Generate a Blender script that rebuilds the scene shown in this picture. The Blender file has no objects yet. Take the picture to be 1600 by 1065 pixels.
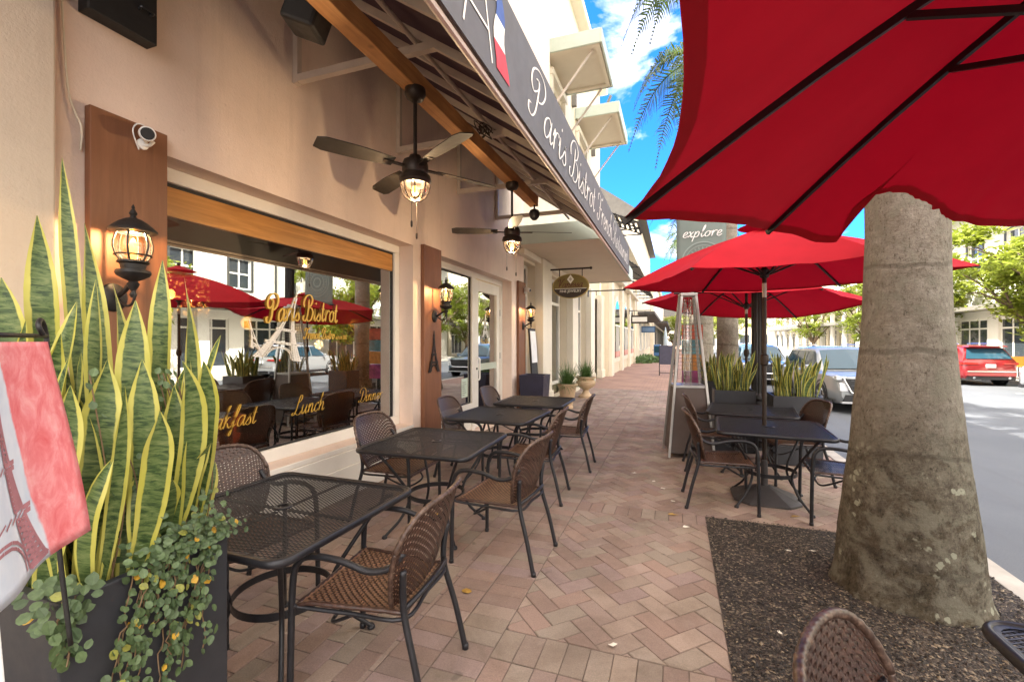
import bpy, math, random
from mathutils import Vector, Matrix, noise
R = math.radians
random.seed(11)
SC = bpy.context.scene
COL = SC.collection
PI = math.pi

# ------------------------------------------------------------------ helpers
class MB:
    """collects shapes; build() links them as one mesh object"""
    def __init__(s):
        s.v = []; s.f = []; s.uv = {}; s.col = {}; s.mi = {}; s.m = 0
    def add(s, vs, fs):
        b = len(s.v); s.v += [tuple(p) for p in vs]
        for f in fs:
            if s.m: s.mi[len(s.f)] = s.m
            s.f.append(tuple(b + i for i in f))
        return b
    def box(s, x0, x1, y0, y1, z0, z1):
        if x0 > x1: x0, x1 = x1, x0
        if y0 > y1: y0, y1 = y1, y0
        if z0 > z1: z0, z1 = z1, z0
        s.add([(x0,y0,z0),(x1,y0,z0),(x1,y1,z0),(x0,y1,z0),(x0,y0,z1),(x1,y0,z1),(x1,y1,z1),(x0,y1,z1)],
              [(0,3,2,1),(4,5,6,7),(0,1,5,4),(1,2,6,5),(2,3,7,6),(3,0,4,7)]); return s
    def obox(s, c, size, rz=0, ry=0, rx=0):
        M = Matrix.Translation(c) @ Matrix.Rotation(rz,4,'Z') @ Matrix.Rotation(ry,4,'Y') @ Matrix.Rotation(rx,4,'X')
        a, b, h = (q/2 for q in size)
        vs = [M @ Vector(p) for p in [(-a,-b,-h),(a,-b,-h),(a,b,-h),(-a,b,-h),(-a,-b,h),(a,-b,h),(a,b,h),(-a,b,h)]]
        s.add(vs, [(0,3,2,1),(4,5,6,7),(0,1,5,4),(1,2,6,5),(2,3,7,6),(3,0,4,7)]); return s
    def bar(s, p, q, w, h):
        """rectangular bar from p to q, w sideways, h upward"""
        p, q = Vector(p), Vector(q); d = (q-p).normalized()
        up = Vector((0,0,1)) if abs(d.z) < .95 else Vector((1,0,0))
        a = d.cross(up).normalized()*(w/2); b = a.cross(d).normalized()*(h/2)
        vs = [p-a-b,p+a-b,p+a+b,p-a+b,q-a-b,q+a-b,q+a+b,q-a+b]
        s.add(vs, [(0,3,2,1),(4,5,6,7),(0,1,5,4),(1,2,6,5),(2,3,7,6),(3,0,4,7)]); return s
    def tube(s, pts, r, n=8, closed=False, caps=True, sq=1.0):
        pts = [Vector(p) for p in pts]; N = len(pts)
        rs = r if isinstance(r, (list, tuple)) else [r]*N
        prev = None; vs = []
        for i, p in enumerate(pts):
            if closed: t = pts[(i+1) % N] - pts[i-1]
            else: t = pts[min(i+1, N-1)] - pts[max(i-1, 0)]
            t = t.normalized() if t.length > 1e-9 else Vector((0,0,1))
            if prev is None:
                u = Vector((0,0,1)) if abs(t.z) < .9 else Vector((1,0,0))
                a = t.cross(u).normalized()
            else:
                a = (prev - t*prev.dot(t))
                a = a.normalized() if a.length > 1e-6 else t.orthogonal().normalized()
            prev = a; b = t.cross(a)
            for k in range(n):
                an = 2*PI*k/n
                vs.append(p + a*(math.cos(an)*rs[i]) + b*(math.sin(an)*rs[i]*sq))
        fs = []
        for i in range(N if closed else N-1):
            j = (i+1) % N
            for k in range(n):
                l = (k+1) % n
                fs.append((i*n+k, i*n+l, j*n+l, j*n+k))
        if caps and not closed:
            fs.append(tuple(range(n-1, -1, -1))); fs.append(tuple((N-1)*n+k for k in range(n)))
        s.add(vs, fs); return s
    def lathe(s, prof, c=(0,0,0), n=24, caps=True, sx=1, sy=1):
        vs = []; c = Vector(c)
        for r, z in prof:
            for k in range(n):
                a = 2*PI*k/n; vs.append((c.x+r*math.cos(a)*sx, c.y+r*math.sin(a)*sy, c.z+z))
        fs = []
        for i in range(len(prof)-1):
            for k in range(n):
                l = (k+1) % n; fs.append((i*n+k, i*n+l, (i+1)*n+l, (i+1)*n+k))
        if caps:
            fs.append(tuple(range(n-1,-1,-1))); fs.append(tuple((len(prof)-1)*n+k for k in range(n)))
        s.add(vs, fs); return s
    def prism(s, poly, axis, a, b):
        """2-D outline extruded along axis ('x','y','z') from a to b"""
        def P(u, w, t):
            return {'x': (t,u,w), 'y': (u,t,w), 'z': (u,w,t)}[axis]
        n = len(poly)
        vs = [P(u,w,a) for u,w in poly] + [P(u,w,b) for u,w in poly]
        fs = [tuple(range(n-1,-1,-1)), tuple(range(n, 2*n))]
        for i in range(n):
            j = (i+1) % n; fs.append((i, j, n+j, n+i))
        s.add(vs, fs); return s
    def sphere(s, c, r, n=12, m=8, sx=1, sy=1, sz=1):
        prof = [(max(1e-4, r*math.sin(PI*i/m)), -r*math.cos(PI*i/m)*sz) for i in range(m+1)]
        return s.lathe(prof, c, n, True, sx, sy)
    def grid(s, P, nu, nv, uv=False):
        vs = [P(i/nu, j/nv) for j in range(nv+1) for i in range(nu+1)]
        f0 = len(s.f)
        fs = [(j*(nu+1)+i, j*(nu+1)+i+1, (j+1)*(nu+1)+i+1, (j+1)*(nu+1)+i) for j in range(nv) for i in range(nu)]
        s.add(vs, fs)
        if uv:
            k = f0
            for j in range(nv):
                for i in range(nu):
                    s.uv[k] = [(i/nu,j/nv),((i+1)/nu,j/nv),((i+1)/nu,(j+1)/nv),(i/nu,(j+1)/nv)]; k += 1
        return s
    def facade(s, x, y0, y1, z0, z1, holes, depth=.25, sgn=1):
        """front wall in the plane X=x with rectangular holes (ya,yb,za,zb) and their reveals going in by depth"""
        ys = sorted({y0, y1, *[h[0] for h in holes], *[h[1] for h in holes]})
        zs = sorted({z0, z1, *[h[2] for h in holes], *[h[3] for h in holes]})
        ys = [y for y in ys if y0 <= y <= y1]; zs = [z for z in zs if z0 <= z <= z1]
        for a, b in zip(ys, ys[1:]):
            for c, d in zip(zs, zs[1:]):
                my, mz = (a+b)/2, (c+d)/2
                if any(h[0] < my < h[1] and h[2] < mz < h[3] for h in holes): continue
                s.add([(x,a,c),(x,b,c),(x,b,d),(x,a,d)], [(0,1,2,3) if sgn > 0 else (3,2,1,0)])
        xi = x - sgn*depth
        for a, b, c, d in holes:
            s.add([(x,a,c),(x,b,c),(x,b,d),(x,a,d),(xi,a,c),(xi,b,c),(xi,b,d),(xi,a,d)],
                  [(0,4,5,1),(1,5,6,2),(2,6,7,3),(3,7,4,0)] if sgn > 0 else [(1,5,4,0),(2,6,5,1),(3,7,6,2),(0,4,7,3)])
        return s
    def build(s, name, m, parent=None, smooth=False, bevel=0, subsurf=0, solid=0, auto=None):
        me = bpy.data.meshes.new(name)
        vs = s.v
        if parent is not None:
            l = parent.get('_o', (0,0,0)); vs = [(a-l[0], b-l[1], c-l[2]) for a,b,c in vs]
        me.from_pydata(vs, [], s.f)
        for q in (m if isinstance(m, (list,tuple)) else [m]): me.materials.append(q)
        if s.mi:
            for i, k in s.mi.items(): me.polygons[i].material_index = k
        if s.uv:
            L = me.uv_layers.new(name='UVMap')
            for i, uvs in s.uv.items():
                for li, q in zip(me.polygons[i].loop_indices, uvs): L.data[li].uv = q
        if s.col:
            A = me.color_attributes.new('tint', 'FLOAT_COLOR', 'CORNER')
            for i, c in s.col.items():
                for li in me.polygons[i].loop_indices: A.data[li].color = (*c, 1)
        if smooth:
            me.polygons.foreach_set('use_smooth', [True]*len(me.polygons))
            if auto is not None:
                try: me.set_sharp_from_angle(angle=R(auto))
                except Exception: pass
        me.update()
        o = bpy.data.objects.new(name, me); COL.objects.link(o)
        if parent is not None: o.parent = parent
        if bevel:
            b = o.modifiers.new('Bevel','BEVEL'); b.width = bevel; b.segments = 2; b.limit_method = 'ANGLE'
        if solid:
            b = o.modifiers.new('Solidify','SOLIDIFY'); b.thickness = solid; b.offset = 0
        if subsurf:
            b = o.modifiers.new('Subsurf','SUBSURF'); b.levels = b.render_levels = subsurf
        return o

def tag(o, label=None, cat=None, group=None, kind=None):
    if label: o['label'] = label
    if cat: o['category'] = cat
    if group: o['group'] = group
    if kind: o['kind'] = kind
    return o
def thing(name, label, cat, loc=(0,0,0), group=None, rz=0):
    """an Empty at the thing's base; parts built in world coordinates are brought to it through '_o'"""
    o = bpy.data.objects.new(name, None); COL.objects.link(o)
    o.empty_display_size = .1; o.location = loc; o.rotation_euler.z = rz
    o['_o'] = tuple(loc)
    return tag(o, label, cat, group)
def sub(o, off=None):
    """lets a mesh carry sub-parts built in the same coordinates"""
    o['_o'] = tuple(off if off is not None else (o.parent['_o'] if o.parent and '_o' in o.parent else (0,0,0)))
    return o
CHILD = {}
def copy_tree(o, parent=None):
    c = o.copy(); COL.objects.link(c)
    if parent is not None: c.parent = parent
    for ch in list(o.children): copy_tree(ch, c)
    return c
def place(proto, used, loc, rz, label, group=None):
    """the first time moves the prototype itself, afterwards a copy of it with its parts"""
    o = proto if not used.get(proto.name) else copy_tree(proto)
    used[proto.name] = True
    o.location = loc; o.rotation_euler.z = rz
    o['label'] = label
    if group: o['group'] = group
    return o
USED = {}
def smooth_path(pts, n=6, closed=False):
    """Catmull-Rom through pts"""
    P = [Vector(p) for p in pts]; out = []; N = len(P)
    for i in range(N if closed else N-1):
        if closed: a, b, c, d = P[i-1], P[i], P[(i+1) % N], P[(i+2) % N]
        else: a, b, c, d = P[max(i-1,0)], P[i], P[i+1], P[min(i+2,N-1)]
        for k in range(n):
            t = k/n
            out.append(.5*((2*b)+(c-a)*t+(2*a-5*b+4*c-d)*t*t+(3*b-a-3*c+d)*t**3))
    if not closed: out.append(P[-1])
    return out

# ------------------------------------------------------------------ materials
def srgb(r, g, b):
    f = lambda c: (c/12.92 if c <= .04045 else ((c+.055)/1.055)**2.4)
    return (f(r/255), f(g/255), f(b/255))
class NT:
    def __init__(s, name):
        s.m = bpy.data.materials.new(name); s.m.use_nodes = True
        s.t = s.m.node_tree; s.n = s.t.nodes; s.L = s.t.links.new
        s.b = s.n['Principled BSDF']; s.out = s.n['Material Output']
    def new(s, typ, **k):
        n = s.n.new(typ)
        for a, b in k.items():
            if a == 'i':
                for q, w in b.items(): n.inputs[q].default_value = w
            else: setattr(n, a, b)
        return n
    def coord(s, which='Object', scale=(1,1,1)):
        c = s.new('ShaderNodeTexCoord'); mp = s.new('ShaderNodeMapping'); mp.inputs['Scale'].default_value = scale
        s.L(c.outputs[which], mp.inputs['Vector']); return mp.outputs[0]
    def noise(s, vec, scale, detail=4, rough=.6, dist=0):
        n = s.new('ShaderNodeTexNoise', i={'Scale':scale,'Detail':detail,'Roughness':rough,'Distortion':dist}); s.L(vec, n.inputs['Vector']); return n.outputs['Fac']
    def ramp(s, fac, stops, interp='LINEAR'):
        r = s.new('ShaderNodeValToRGB'); r.color_ramp.interpolation = interp
        e = r.color_ramp.elements
        while len(e) < len(stops): e.new(.5)
        for q, (p, c) in zip(e, stops):
            q.position = p; q.color = (*c, 1) if len(c) == 3 else c
        s.L(fac, r.inputs['Fac']); return r.outputs['Color']
    def mix(s, fac, a, b, blend='MIX'):
        n = s.new('ShaderNodeMix', data_type='RGBA', blend_type=blend)
        for k, q in ((0, fac), (6, a), (7, b)):
            if isinstance(q, bpy.types.NodeSocket): s.L(q, n.inputs[k])
            elif k == 0: n.inputs[0].default_value = q
            else: n.inputs[k].default_value = (*q, 1)
        return n.outputs[2]
    def math(s, op, a, b=0.0, clamp=False):
        n = s.new('ShaderNodeMath', operation=op, use_clamp=clamp)
        for k, q in ((0, a), (1, b)):
            if isinstance(q, bpy.types.NodeSocket): s.L(q, n.inputs[k])
            else: n.inputs[k].default_value = q
        return n.outputs[0]
    def bump(s, h, strength=.3, dist=.01):
        n = s.new('ShaderNodeBump', i={'Strength':strength,'Distance':dist}); s.L(h, n.inputs['Height']); s.L(n.outputs[0], s.b.inputs['Normal']); return n
    def set(s, **k):
        for a, q in k.items():
            i = s.b.inputs[a.replace('_',' ')]
            if isinstance(q, bpy.types.NodeSocket): s.L(q, i)
            elif isinstance(q, tuple) and len(q) == 3: i.default_value = (*q, 1)
            else: i.default_value = q
        return s
def pmat(name, base, rough=.6, var=.15, scale=8, metal=0, bump=.1, bscale=60, spec=.5, stretch=(1,1,1), dirt=0, dirtcol=(.05,.04,.03)):
    """principled surface whose colour and height wander with noise"""
    t = NT(name); v = t.coord('Object', stretch)
    a = tuple(c*(1-var) for c in base); b = tuple(min(1, c*(1+var)) for c in base)
    c = t.ramp(t.noise(v, scale, 5, .65), [(.3, a), (.7, b)])
    if dirt:
        d = t.ramp(t.noise(v, scale*.35, 6, .7), [(.48, (0,0,0)), (.75, (dirt,)*3)])
        c = t.mix(d, c, dirtcol)
    rr = t.ramp(t.noise(v, scale*2.3, 4), [(.3, (max(0,rough-.08),)*3), (.7, (min(1,rough+.08),)*3)])
    t.set(Base_Color=c, Roughness=rr, Metallic=metal, Specular_IOR_Level=spec)
    if bump: t.bump(t.noise(v, bscale, 4), bump, .004)
    return t.m
def wood(name, a, b, rough=.5, axis=1, scale=3, knots=False):
    t = NT(name); st = [14,14,14]; st[axis] = 1
    v = t.coord('Object', tuple(st))
    n = t.noise(v, scale, 6, .6, .8)
    c = t.ramp(n, [(.25,a),(.5,tuple((p+q)/2 for p,q in zip(a,b))),(.75,b)])
    if knots:
        v2 = t.coord('Object', (1.6,1.6,1.6)); vo = t.new('ShaderNodeTexVoronoi', i={'Scale':1.6}); t.L(v2, vo.inputs['Vector'])
        k = t.ramp(vo.outputs['Distance'], [(.03,(1,1,1)),(.09,(0,0,0))]); c = t.mix(k, c, tuple(q*.3 for q in a))
        big = t.ramp(t.noise(t.coord('Object'), 2.2, 4), [(.35,(.75,.75,.75)),(.7,(1.1,1.1,1.1))]); c = t.mix(1.0, c, big, 'MULTIPLY')
    t.set(Base_Color=c, Roughness=rough); t.bump(n, .15, .004)
    return t.m
def emis(name, col, s):
    t = NT(name); t.set(Base_Color=tuple(min(1,c) for c in col), Emission_Color=col, Emission_Strength=s); return t.m
def glassmat(name, refl=.5, tint=(.8,.8,.78), rough=0.0):
    """window glass: mirror share grows towards grazing view, the rest is seen through"""
    t = NT(name); t.n.remove(t.b)
    g = t.new('ShaderNodeBsdfGlossy'); g.inputs['Roughness'].default_value = rough; g.inputs['Color'].default_value = (.95,.97,.96,1)
    tr = t.new('ShaderNodeBsdfTransparent'); tr.inputs['Color'].default_value = (*tint,1)
    lw = t.new('ShaderNodeLayerWeight', i={'Blend':.35})
    f = t.math('ADD', t.math('MULTIPLY', lw.outputs['Fresnel'], .6), refl, True)
    mx = t.new('ShaderNodeMixShader'); t.L(f, mx.inputs[0]); t.L(tr.outputs[0], mx.inputs[1]); t.L(g.outputs[0], mx.inputs[2])
    t.L(mx.outputs[0], t.out.inputs['Surface']); return t.m
def cloth(name, base, trans, f=.45):
    t = NT(name); v = t.coord('Object')
    w = t.noise(v, 5, 4); c = t.ramp(w, [(.3,tuple(q*.92 for q in base)),(.7,tuple(q*1.08 for q in base))])
    t.set(Base_Color=c, Roughness=.85, Specular_IOR_Level=.15)
    t.bump(t.noise(v, 500, 2), .12, .001)
    tl = t.new('ShaderNodeBsdfTranslucent'); tl.inputs['Color'].default_value = (*trans,1)
    mx = t.new('ShaderNodeMixShader', i={0:f}); t.L(t.b.outputs[0], mx.inputs[1]); t.L(tl.outputs[0], mx.inputs[2])
    t.L(mx.outputs[0], t.out.inputs['Surface']); return t.m
def leafmat(name, a, b, f=.35, rough=.45, scale=3):
    t = NT(name); v = t.coord('Object')
    c = t.ramp(t.noise(v, scale, 4, .7), [(.3,a),(.7,b)])
    t.set(Base_Color=c, Roughness=rough)
    tl = t.new('ShaderNodeBsdfTranslucent'); t.L(c, tl.inputs['Color'])
    mx = t.new('ShaderNodeMixShader', i={0:f}); t.L(t.b.outputs[0], mx.inputs[1]); t.L(tl.outputs[0], mx.inputs[2])
    t.L(mx.outputs[0], t.out.inputs['Surface']); return t.m

M = {}
def stucco(name, base):
    t = NT(name); v = t.coord('Object')
    c = t.ramp(t.noise(v, 1.3, 6, .7), [(.3,tuple(q*.90 for q in base)),(.7,tuple(min(.9,q*1.05) for q in base))])
    st = t.ramp(t.noise(t.coord('Object',(2.2,2.2,.16)), 2.4, 6, .7), [(.54,(0,0,0)),(.76,(.22,.22,.22))]); c = t.mix(st, c, (.36,.27,.22))
    sp = t.ramp(t.noise(v, 34, 2, .5), [(.70,(0,0,0)),(.76,(.25,.25,.25))]); c = t.mix(sp, c, (.40,.30,.25))
    t.set(Base_Color=c, Roughness=.9, Specular_IOR_Level=.2)
    h = t.math('ADD', t.math('MULTIPLY', t.noise(v, 55, 5, .7), 1.0), t.math('MULTIPLY', t.noise(v, 7, 4, .6), .9)); t.bump(h, .55, .006); return t.m
M['stucco'] = stucco('stucco_peach', (.80,.66,.575)); M['_old'] = pmat('plaster', (.78,.61,.545), .85, .06, 1.6, bump=.5, bscale=70, dirt=.16, dirtcol=(.35,.25,.18))
M['cream'] = pmat('stucco_cream', (.70,.62,.48), .85, .05, 1.4, bump=.2, bscale=80, dirt=.10, dirtcol=(.4,.33,.22))
M['creamlight'] = pmat('painted_cream', (.76,.70,.58), .6, .05, 2, bump=.08, dirt=.08, dirtcol=(.4,.35,.26))
M['white'] = pmat('painted_white', (.80,.78,.72), .45, .05, 3, bump=.05, dirt=.10, dirtcol=(.45,.38,.3))
M['whitewall'] = pmat('white_stucco', (.78,.76,.70), .85, .05, .7, bump=.2, bscale=60, dirt=.08, dirtcol=(.5,.47,.4))
M['soffit'] = pmat('soffit_board', (.66,.58,.46), .7, .04, 2, bump=.05)
M['sage'] = pmat('sage_metal', (.50,.56,.48), .55, .05, 3, bump=.03)
M['panelwood'] = wood('stained_board', (.165,.065,.030), (.235,.10,.048), .55, 2, 2)
M['goldwood'] = wood('golden_board', (.36,.15,.03), (.62,.30,.08), .4, 1, 2)
M['beamwood'] = wood('raw_timber', (.48,.21,.07), (.78,.42,.17), .7, 1, 2, True)
M['darkmetal'] = pmat('dark_metal', (.022,.022,.026), .42, .2, 30, metal=.3, bump=.05, bscale=300)
M['blackmetal'] = pmat('black_iron', (.012,.011,.011), .5, .2, 20, bump=.1, bscale=200)
M['bronze'] = pmat('oiled_bronze', (.030,.020,.015), .45, .25, 12, metal=.4, bump=.05)
M['blade'] = pmat('fan_blade_dark', (.028,.022,.018), .5, .2, 6, stretch=(1,1,1), bump=.05)
M['wicker'] = None
M['awnfab'] = cloth('awning_fabric', (.085,.055,.062), (.16,.11,.12), .25)
M['valance'] = pmat('valance_slate', (.108,.110,.115), .75, .06, 3, bump=.05, bscale=300)
M['frametube'] = pmat('awning_tube', (.56,.48,.42), .5, .1, 5, bump=.03)
M['red'] = cloth('umbrella_red', (.48,.011,.022), (.27,.001,.013), .26)
M['glass'] = glassmat('shop_glass', .38)
M['glassfar'] = glassmat('far_glass', .35, (.3,.33,.35))
M['lampglass'] = glassmat('lamp_glass', .06, (.95,.88,.75))
M['bulb'] = emis('lit_bulb', (1.0,.50,.12), .75)
M['softbulb'] = emis('amber_lamp', (1.0,.50,.08), .16)
M['gold'] = pmat('gold_leaf', (.62,.40,.07), .35, .1, 10, metal=.2, bump=0)
M['whitevinyl'] = pmat('white_vinyl', (.82,.82,.80), .5, .03, 10, bump=0)
M['letter'] = pmat('awning_lettering', (.80,.78,.72), .7, .04, 10, bump=0)
M['planter'] = pmat('charcoal_planter', (.024,.026,.032), .5, .2, 5, bump=.06, dirt=.12, dirtcol=(.12,.11,.10))
M['navy'] = pmat('navy_planter', (.022,.022,.05), .4, .2, 5, bump=.05)
M['terra'] = pmat('cream_urn', (.62,.46,.30), .8, .12, 5, bump=.15, dirt=.2, dirtcol=(.35,.24,.14))
M['soil'] = pmat('soil', (.035,.022,.014), .95, .3, 20, bump=.5, bscale=60)
M['steel'] = pmat('brushed_steel', (.42,.41,.39), .42, .08, 15, metal=.9, bump=.02)
M['heaterpanel'] = pmat('heater_panel', (.085,.060,.050), .5, .12, 4, bump=.04)
M['concrete'] = pmat('kerb_concrete', (.46,.43,.38), .9, .12, 5, bump=.3, bscale=60, dirt=.3, dirtcol=(.2,.18,.15))
M['castbase'] = pmat('cast_base', (.055,.050,.050), .6, .2, 6, bump=.1)
M['black'] = pmat('matt_black', (.012,.012,.013), .6, .2, 10, bump=.03)
M['whiteplastic'] = pmat('white_plastic', (.80,.80,.78), .35, .03, 10, bump=0)
M['redwood'] = wood('red_chair_wood', (.20,.035,.015), (.36,.07,.03), .3, 2, 3)
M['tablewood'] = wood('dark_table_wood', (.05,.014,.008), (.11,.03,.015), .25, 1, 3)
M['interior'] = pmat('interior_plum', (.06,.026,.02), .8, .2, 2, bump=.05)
M['orange'] = wood('amber_panelling', (.34,.12,.012), (.46,.18,.025), .5, 2, 2)
M['eave'] = pmat('eave_grey', (.16,.15,.13), .7, .1, 3, bump=.05)
M['darkframe'] = pmat('window_frame_dark', (.06,.06,.055), .5, .1, 6, bump=0)
M['rubber'] = pmat('tyre_rubber', (.018,.018,.018), .8, .2, 20, bump=.1)
M['paper'] = pmat('white_paper', (.78,.80,.82), .7, .03, 5, bump=0)
M['darkroof'] = pmat('dark_roof', (.07,.065,.06), .8, .15, 3, bump=.1)
def wickermat():
    t = NT('woven_resin'); v = t.coord('Object')
    c = t.ramp(t.noise(v, 55, 4, .7), [(.25,(.020,.010,.008)),(.5,(.050,.024,.017)),(.78,(.12,.062,.042))])
    t.set(Base_Color=c, Roughness=.36, Specular_IOR_Level=.6); t.bump(t.noise(v, 260, 3), .25, .002); return t.m
M['pier'] = stucco('pier_cream', (.60,.51,.41))
M['tan'] = pmat('tan_strand', (.235,.125,.072), .4, .45, 60, bump=0)
M['guard'] = pmat('guard_wire', (.16,.15,.14), .4, .1, 15, metal=.6, bump=0)
M['wicker'] = wickermat()
def wicker2():
    t = NT('woven_resin_light'); v = t.coord('Object')
    c = t.ramp(t.noise(v, 40, 4, .7), [(.3,(.028,.015,.011)),(.5,(.062,.035,.025)),(.7,(.17,.11,.08))])
    t.set(Base_Color=c, Roughness=.4); return t.m
M['wicker2'] = wicker2()
def carpaint(name, c):
    t = NT(name); t.set(Base_Color=c, Roughness=.28, Coat_Weight=1.0, Coat_Roughness=.03, Metallic=.25); return t.m
M['carwhite'] = carpaint('car_paint_pearl', (.30,.315,.32))
M['carred'] = carpaint('car_paint_maroon', (.24,.012,.016))
M['carblue'] = carpaint('car_paint_steel_blue', (.10,.16,.22))
M['carsilver'] = carpaint('car_paint_silver', (.42,.43,.44))
M['cardark'] = pmat('car_trim', (.014,.014,.016), .45, .1, 10, bump=0)
def carglass():
    t = NT('car_glass'); t.set(Base_Color=(.02,.06,.09), Roughness=.05, Specular_IOR_Level=.35); return t.m
M['carglass'] = carglass()
M['chrome'] = pmat('chrome', (.75,.75,.76), .12, .03, 10, metal=1, bump=0)
M['taillight'] = pmat('tail_lens', (.45,.02,.015), .15, .1, 10, bump=0)
def headl():
    t = NT('head_lens'); t.set(Base_Color=(.75,.78,.8), Roughness=.08, Coat_Weight=1.0); return t.m
M['headlight'] = headl()

# ------------------------------------------------------------------ camera, sky, sun
TH = math.atan(255/711.)
H = 1.55
cam = bpy.data.cameras.new('camera'); cam.lens = 16; cam.sensor_width = 36; cam.clip_end = 1500; cam.clip_start = .02
co = bpy.data.objects.new('camera', cam); COL.objects.link(co)
co.location = (0,0,H); co.rotation_euler = (R(90),0,TH); SC.camera = co

SUN_DIR = Vector((-.90,-.44,0)).normalized()      # horizontal direction towards the sun
EL = R(50)
sd = bpy.data.lights.new('sun','SUN'); sd.energy = 2.0; sd.angle = R(.53); sd.color = (1,.93,.82)
so = bpy.data.objects.new('sun', sd); COL.objects.link(so)
dirv = Vector((SUN_DIR.x*math.cos(EL), SUN_DIR.y*math.cos(EL), math.sin(EL)))
so.rotation_euler = dirv.to_track_quat('Z','Y').to_euler(); so.location = (0,0,30)

w = bpy.data.worlds.new('World'); SC.world = w; w.use_nodes = True
nt = w.node_tree; N = nt.nodes; LK = nt.links.new
bg = N['Background']; bg.inputs['Strength'].default_value = .15
sky = N.new('ShaderNodeTexSky'); sky.sky_type = 'NISHITA'; sky.sun_disc = False
sky.sun_elevation = EL; sky.sun_rotation = math.atan2(SUN_DIR.x, SUN_DIR.y) % (2*PI)
sky.air_density = 1.0; sky.dust_density = .4; sky.ozone_density = 2.0
tint = N.new('ShaderNodeMix'); tint.data_type = 'RGBA'; tint.blend_type = 'MULTIPLY'; tint.inputs[0].default_value = 1
LK(sky.outputs[0], tint.inputs[6]); tint.inputs[7].default_value = (.040,.165,.37,1)
tc = N.new('ShaderNodeTexCoord'); mp = N.new('ShaderNodeMapping'); mp.inputs['Scale'].default_value = (1,1,2.0); mp.inputs['Location'].default_value = (.35,.1,.25)
LK(tc.outputs['Generated'], mp.inputs['Vector'])
cn = N.new('ShaderNodeTexNoise'); cn.inputs['Scale'].default_value = 3.6; cn.inputs['Detail'].default_value = 9; cn.inputs['Roughness'].default_value = .58; cn.inputs['Distortion'].default_value = .3
LK(mp.outputs[0], cn.inputs['Vector'])
# bright cloud deck added out of view to light the shade; blue opening northward
dt = N.new('ShaderNodeVectorMath'); dt.operation = 'DOT_PRODUCT'; LK(tc.outputs['Generated'], dt.inputs[0]); dt.inputs[1].default_value = Vector((.10,.93,.34)).normalized()
mr = N.new('ShaderNodeMapRange'); mr.inputs['From Min'].default_value = .90; mr.inputs['From Max'].default_value = .70; mr.inputs['To Min'].default_value = -.03; mr.inputs['To Max'].default_value = .30
LK(dt.outputs['Value'], mr.inputs['Value'])
ad = N.new('ShaderNodeMath'); ad.operation = 'ADD'; LK(cn.outputs['Fac'], ad.inputs[0]); LK(mr.outputs[0], ad.inputs[1])
cr = N.new('ShaderNodeValToRGB'); cr.color_ramp.elements[0].position = .50; cr.color_ramp.elements[1].position = .72
LK(ad.outputs[0], cr.inputs['Fac'])
mx = N.new('ShaderNodeMix'); mx.data_type = 'RGBA'
LK(cr.outputs['Color'], mx.inputs[0]); LK(tint.outputs[2], mx.inputs[6]); mx.inputs[7].default_value = (2.7,2.5,2.35,1)
LK(mx.outputs[2], bg.inputs['Color'])
SC.view_settings.view_transform = 'Standard'; SC.view_settings.look = 'None'; SC.view_settings.exposure = 3.52; SC.view_settings.gamma = 1
SC.cycles.use_denoising = True
SC.cycles.max_bounces = 8; SC.cycles.transparent_max_bounces = 12; SC.cycles.caustics_reflective = False; SC.cycles.caustics_refractive = False
SC.cycles.sample_clamp_indirect = 6
# ------------------------------------------------------------------ ground, road, pavement
def brickmat():
    t = NT('clay_pavers'); at = t.new('ShaderNodeAttribute', attribute_name='tint'); v = t.coord('Object')
    g = t.ramp(t.noise(v, 130, 4, .7), [(.3,(.80,.80,.80)),(.7,(1.15,1.15,1.15))])
    c = t.mix(1.0, at.outputs['Color'], g, 'MULTIPLY')
    d = t.ramp(t.noise(v, 1.7, 7, .72, .4), [(.44,(0,0,0)),(.68,(.62,.62,.62))])
    c = t.mix(d, c, (.14,.10,.075))
    sp = t.ramp(t.noise(v, 420, 2, .5), [(.66,(0,0,0)),(.74,(.6,.6,.6))]); c = t.mix(sp, c, (.55,.45,.38))
    spl = t.ramp(t.noise(t.coord('Object',(1,1,1)), 4.5, 3, .5), [(.70,(0,0,0)),(.73,(.5,.5,.5))]); c = t.mix(spl, c, (.10,.08,.065))
    ef = t.ramp(t.noise(v, 2.9, 6, .7), [(.55,(0,0,0)),(.75,(.35,.35,.35))]); c = t.mix(ef, c, (.42,.34,.29))
    t.set(Base_Color=c, Roughness=.82, Specular_IOR_Level=.3); t.bump(t.noise(v, 150, 6, .75), .8, .005); return t.m
M['brick'] = brickmat()
M['joint'] = pmat('joint_sand', (.13,.10,.08), .95, .45, 7, bump=.4, bscale=200)
def farpave():
    t = NT('far_pavers'); v = t.coord('Object')
    br = t.new('ShaderNodeTexBrick', i={'Color1':(.40,.25,.19,1),'Color2':(.33,.205,.16,1),'Mortar':(.17,.12,.1,1),'Scale':1.0,'Mortar Size':.006,'Brick Width':.23,'Row Height':.115}); t.L(v, br.inputs['Vector'])
    n = t.ramp(t.noise(v, .8, 6), [(.35,(.75,.75,.75)),(.7,(1.1,1.1,1.1))])
    t.set(Base_Color=t.mix(1.0, br.outputs['Color'], n, 'MULTIPLY'), Roughness=.85, Specular_IOR_Level=.3); return t.m
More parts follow.
